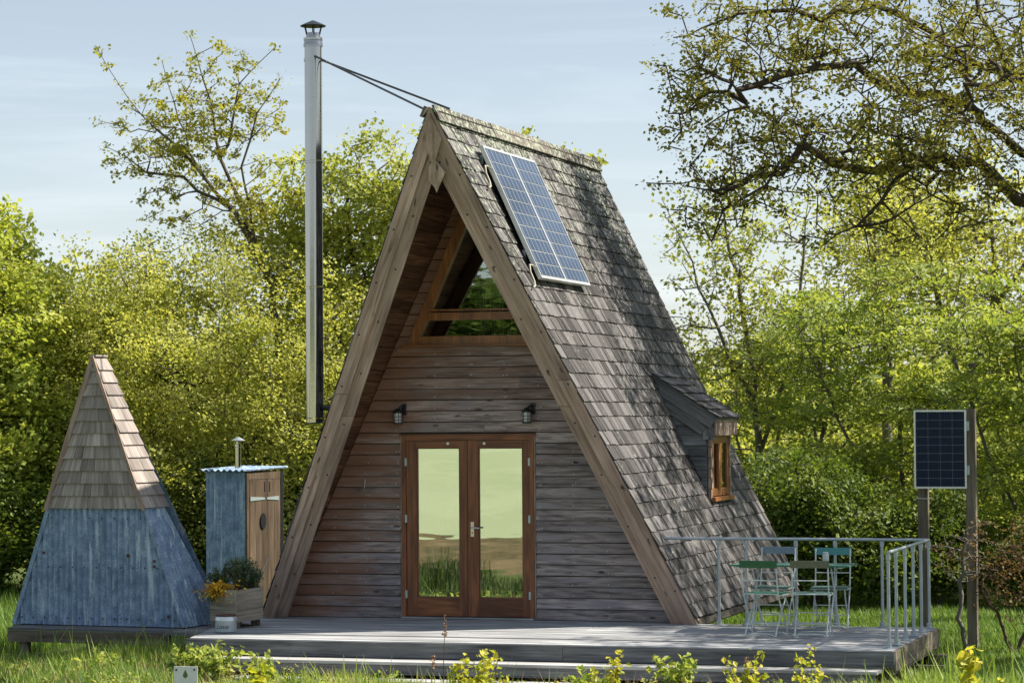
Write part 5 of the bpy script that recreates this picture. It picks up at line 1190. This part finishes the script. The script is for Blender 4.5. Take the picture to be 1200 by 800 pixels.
# dry stalks
def stalk(x, y, h, label, seed):
    rng = np.random.default_rng(seed); gz = float(ground_z(x, y)); r = thing('dry_stalk', (x, y, gz), label, 'dry stalk', 'dry stalks in the grass')
    MB().tube([(x, y, gz-.02), (x+.01, y, gz+h*.5), (x+.03, y, gz+h)], [.005, .004, .002], 5).build('stem', M['twigred'], r)
    C = np.array([[x+.03+rng.normal()*.012, y+rng.normal()*.012, gz+h*(.78+.24*u)] for u in rng.uniform(0, 1, 40)]); v, f = leaves(rng, C, .022, .1)
    np_mesh('seed_head', v, f, M['dry'], r, attr=np.repeat(rng.uniform(0, 1, 40), 4), off=(x, y, gz))
stalk(1.42, -5.4, .92, 'tall dry reddish stalk in front of the left door', 1)
stalk(1.33, -5.5, .55, 'short dry stalk just left of the tall reddish stalk', 2)
stalk(4.28, -5.2, .55, 'short dry stalk left of the shrub before the dark green chair', 3)

# herbs and flowers in the planter
def herb(x, y, z0, h, r, n, lab, seed, nst=46, mat='leaf_herb', ls=.024):
    return leafy_plant('herb_plant', x, y, h, r, nst, ls, n, mat, lab, 'herbs in the planter', seed, cat='herb', stem='twigred', z0=z0)
hx = PC+pdL*.2+pdR*.36
herb(hx.x+.02, hx.y-.02, .38, .40, .20, 60, 'dark green rosemary bush, tallest plant in the wooden planter', 71, 60)
herb(hx.x+.13, hx.y+.08, .38, .26, .15, 50, 'lower dark green herb spilling over the right side of the planter', 72, 40)
herb(hx.x-.26, hx.y+.02, .38, .28, .16, 40, 'grey-green lavender with thin stems at the left of the planter', 73, 40)
fx = PC+pdL*.30+pdR*.05
fl_ = leafy_plant('orange_flowers', fx.x, fx.y-.03, .14, .19, 60, .030, 7, 'petal', 'low mound of orange and yellow flowers spilling over the planter front', None, 74, cat='flowers', stem='twigred', z0=.36)
rng = np.random.default_rng(9); C = np.array([fx.x, fx.y-.06, .40])+rng.normal(size=(520, 3))*np.array([.11, .06, .05]); v, f = leaves(rng, C, .03, .2)
np_mesh('blossom', v, f, M['petal'], fl_, attr=np.repeat(rng.uniform(0, 1, 520), 4), off=(fx.x, fx.y-.03, .36))
C = np.array([fx.x, fx.y-.05, .37])+rng.normal(size=(300, 3))*np.array([.11, .06, .05]); v, f = leaves(rng, C, .03, .2)
np_mesh('leaves', v, f, M['leaf_herb'], fl_, attr=np.repeat(rng.uniform(0, 1, 300), 4), off=(fx.x, fx.y-.03, .36))
gx = PC+pdL*.36+pdR*.2
m = MB()
for i in range(9): a = i*.7; m.tube([(gx.x, gx.y, .38), (gx.x+.03*math.cos(a), gx.y+.03*math.sin(a), .5), (gx.x+.09*math.cos(a), gx.y+.07*math.sin(a), .60+.02*(i % 3))], [.007, .006, .002], 4)
tag(m.build('bulb_leaves', M['leaf_beech']), 'strappy light green leaves at the left end of the planter', 'plant')
# string from planter to barge board, and tap hook on wall
tag(MB().tube([(-2.3, -.9, .50), (-2.42, -.3, .72)], .006, 5).build('guy_string', M['cable']), 'thin pale cord tied from the planter to the left barge board', 'cord')
hk = MB().tube([(-1.42, YW-.035, 1.62), (-1.42, YW-.065, 1.62), (-1.43, YW-.06, 1.52)], .008, 6).build('wall_hook', M['nail']); tag(hk, 'small metal hook on the boards left of the doors', 'hook')
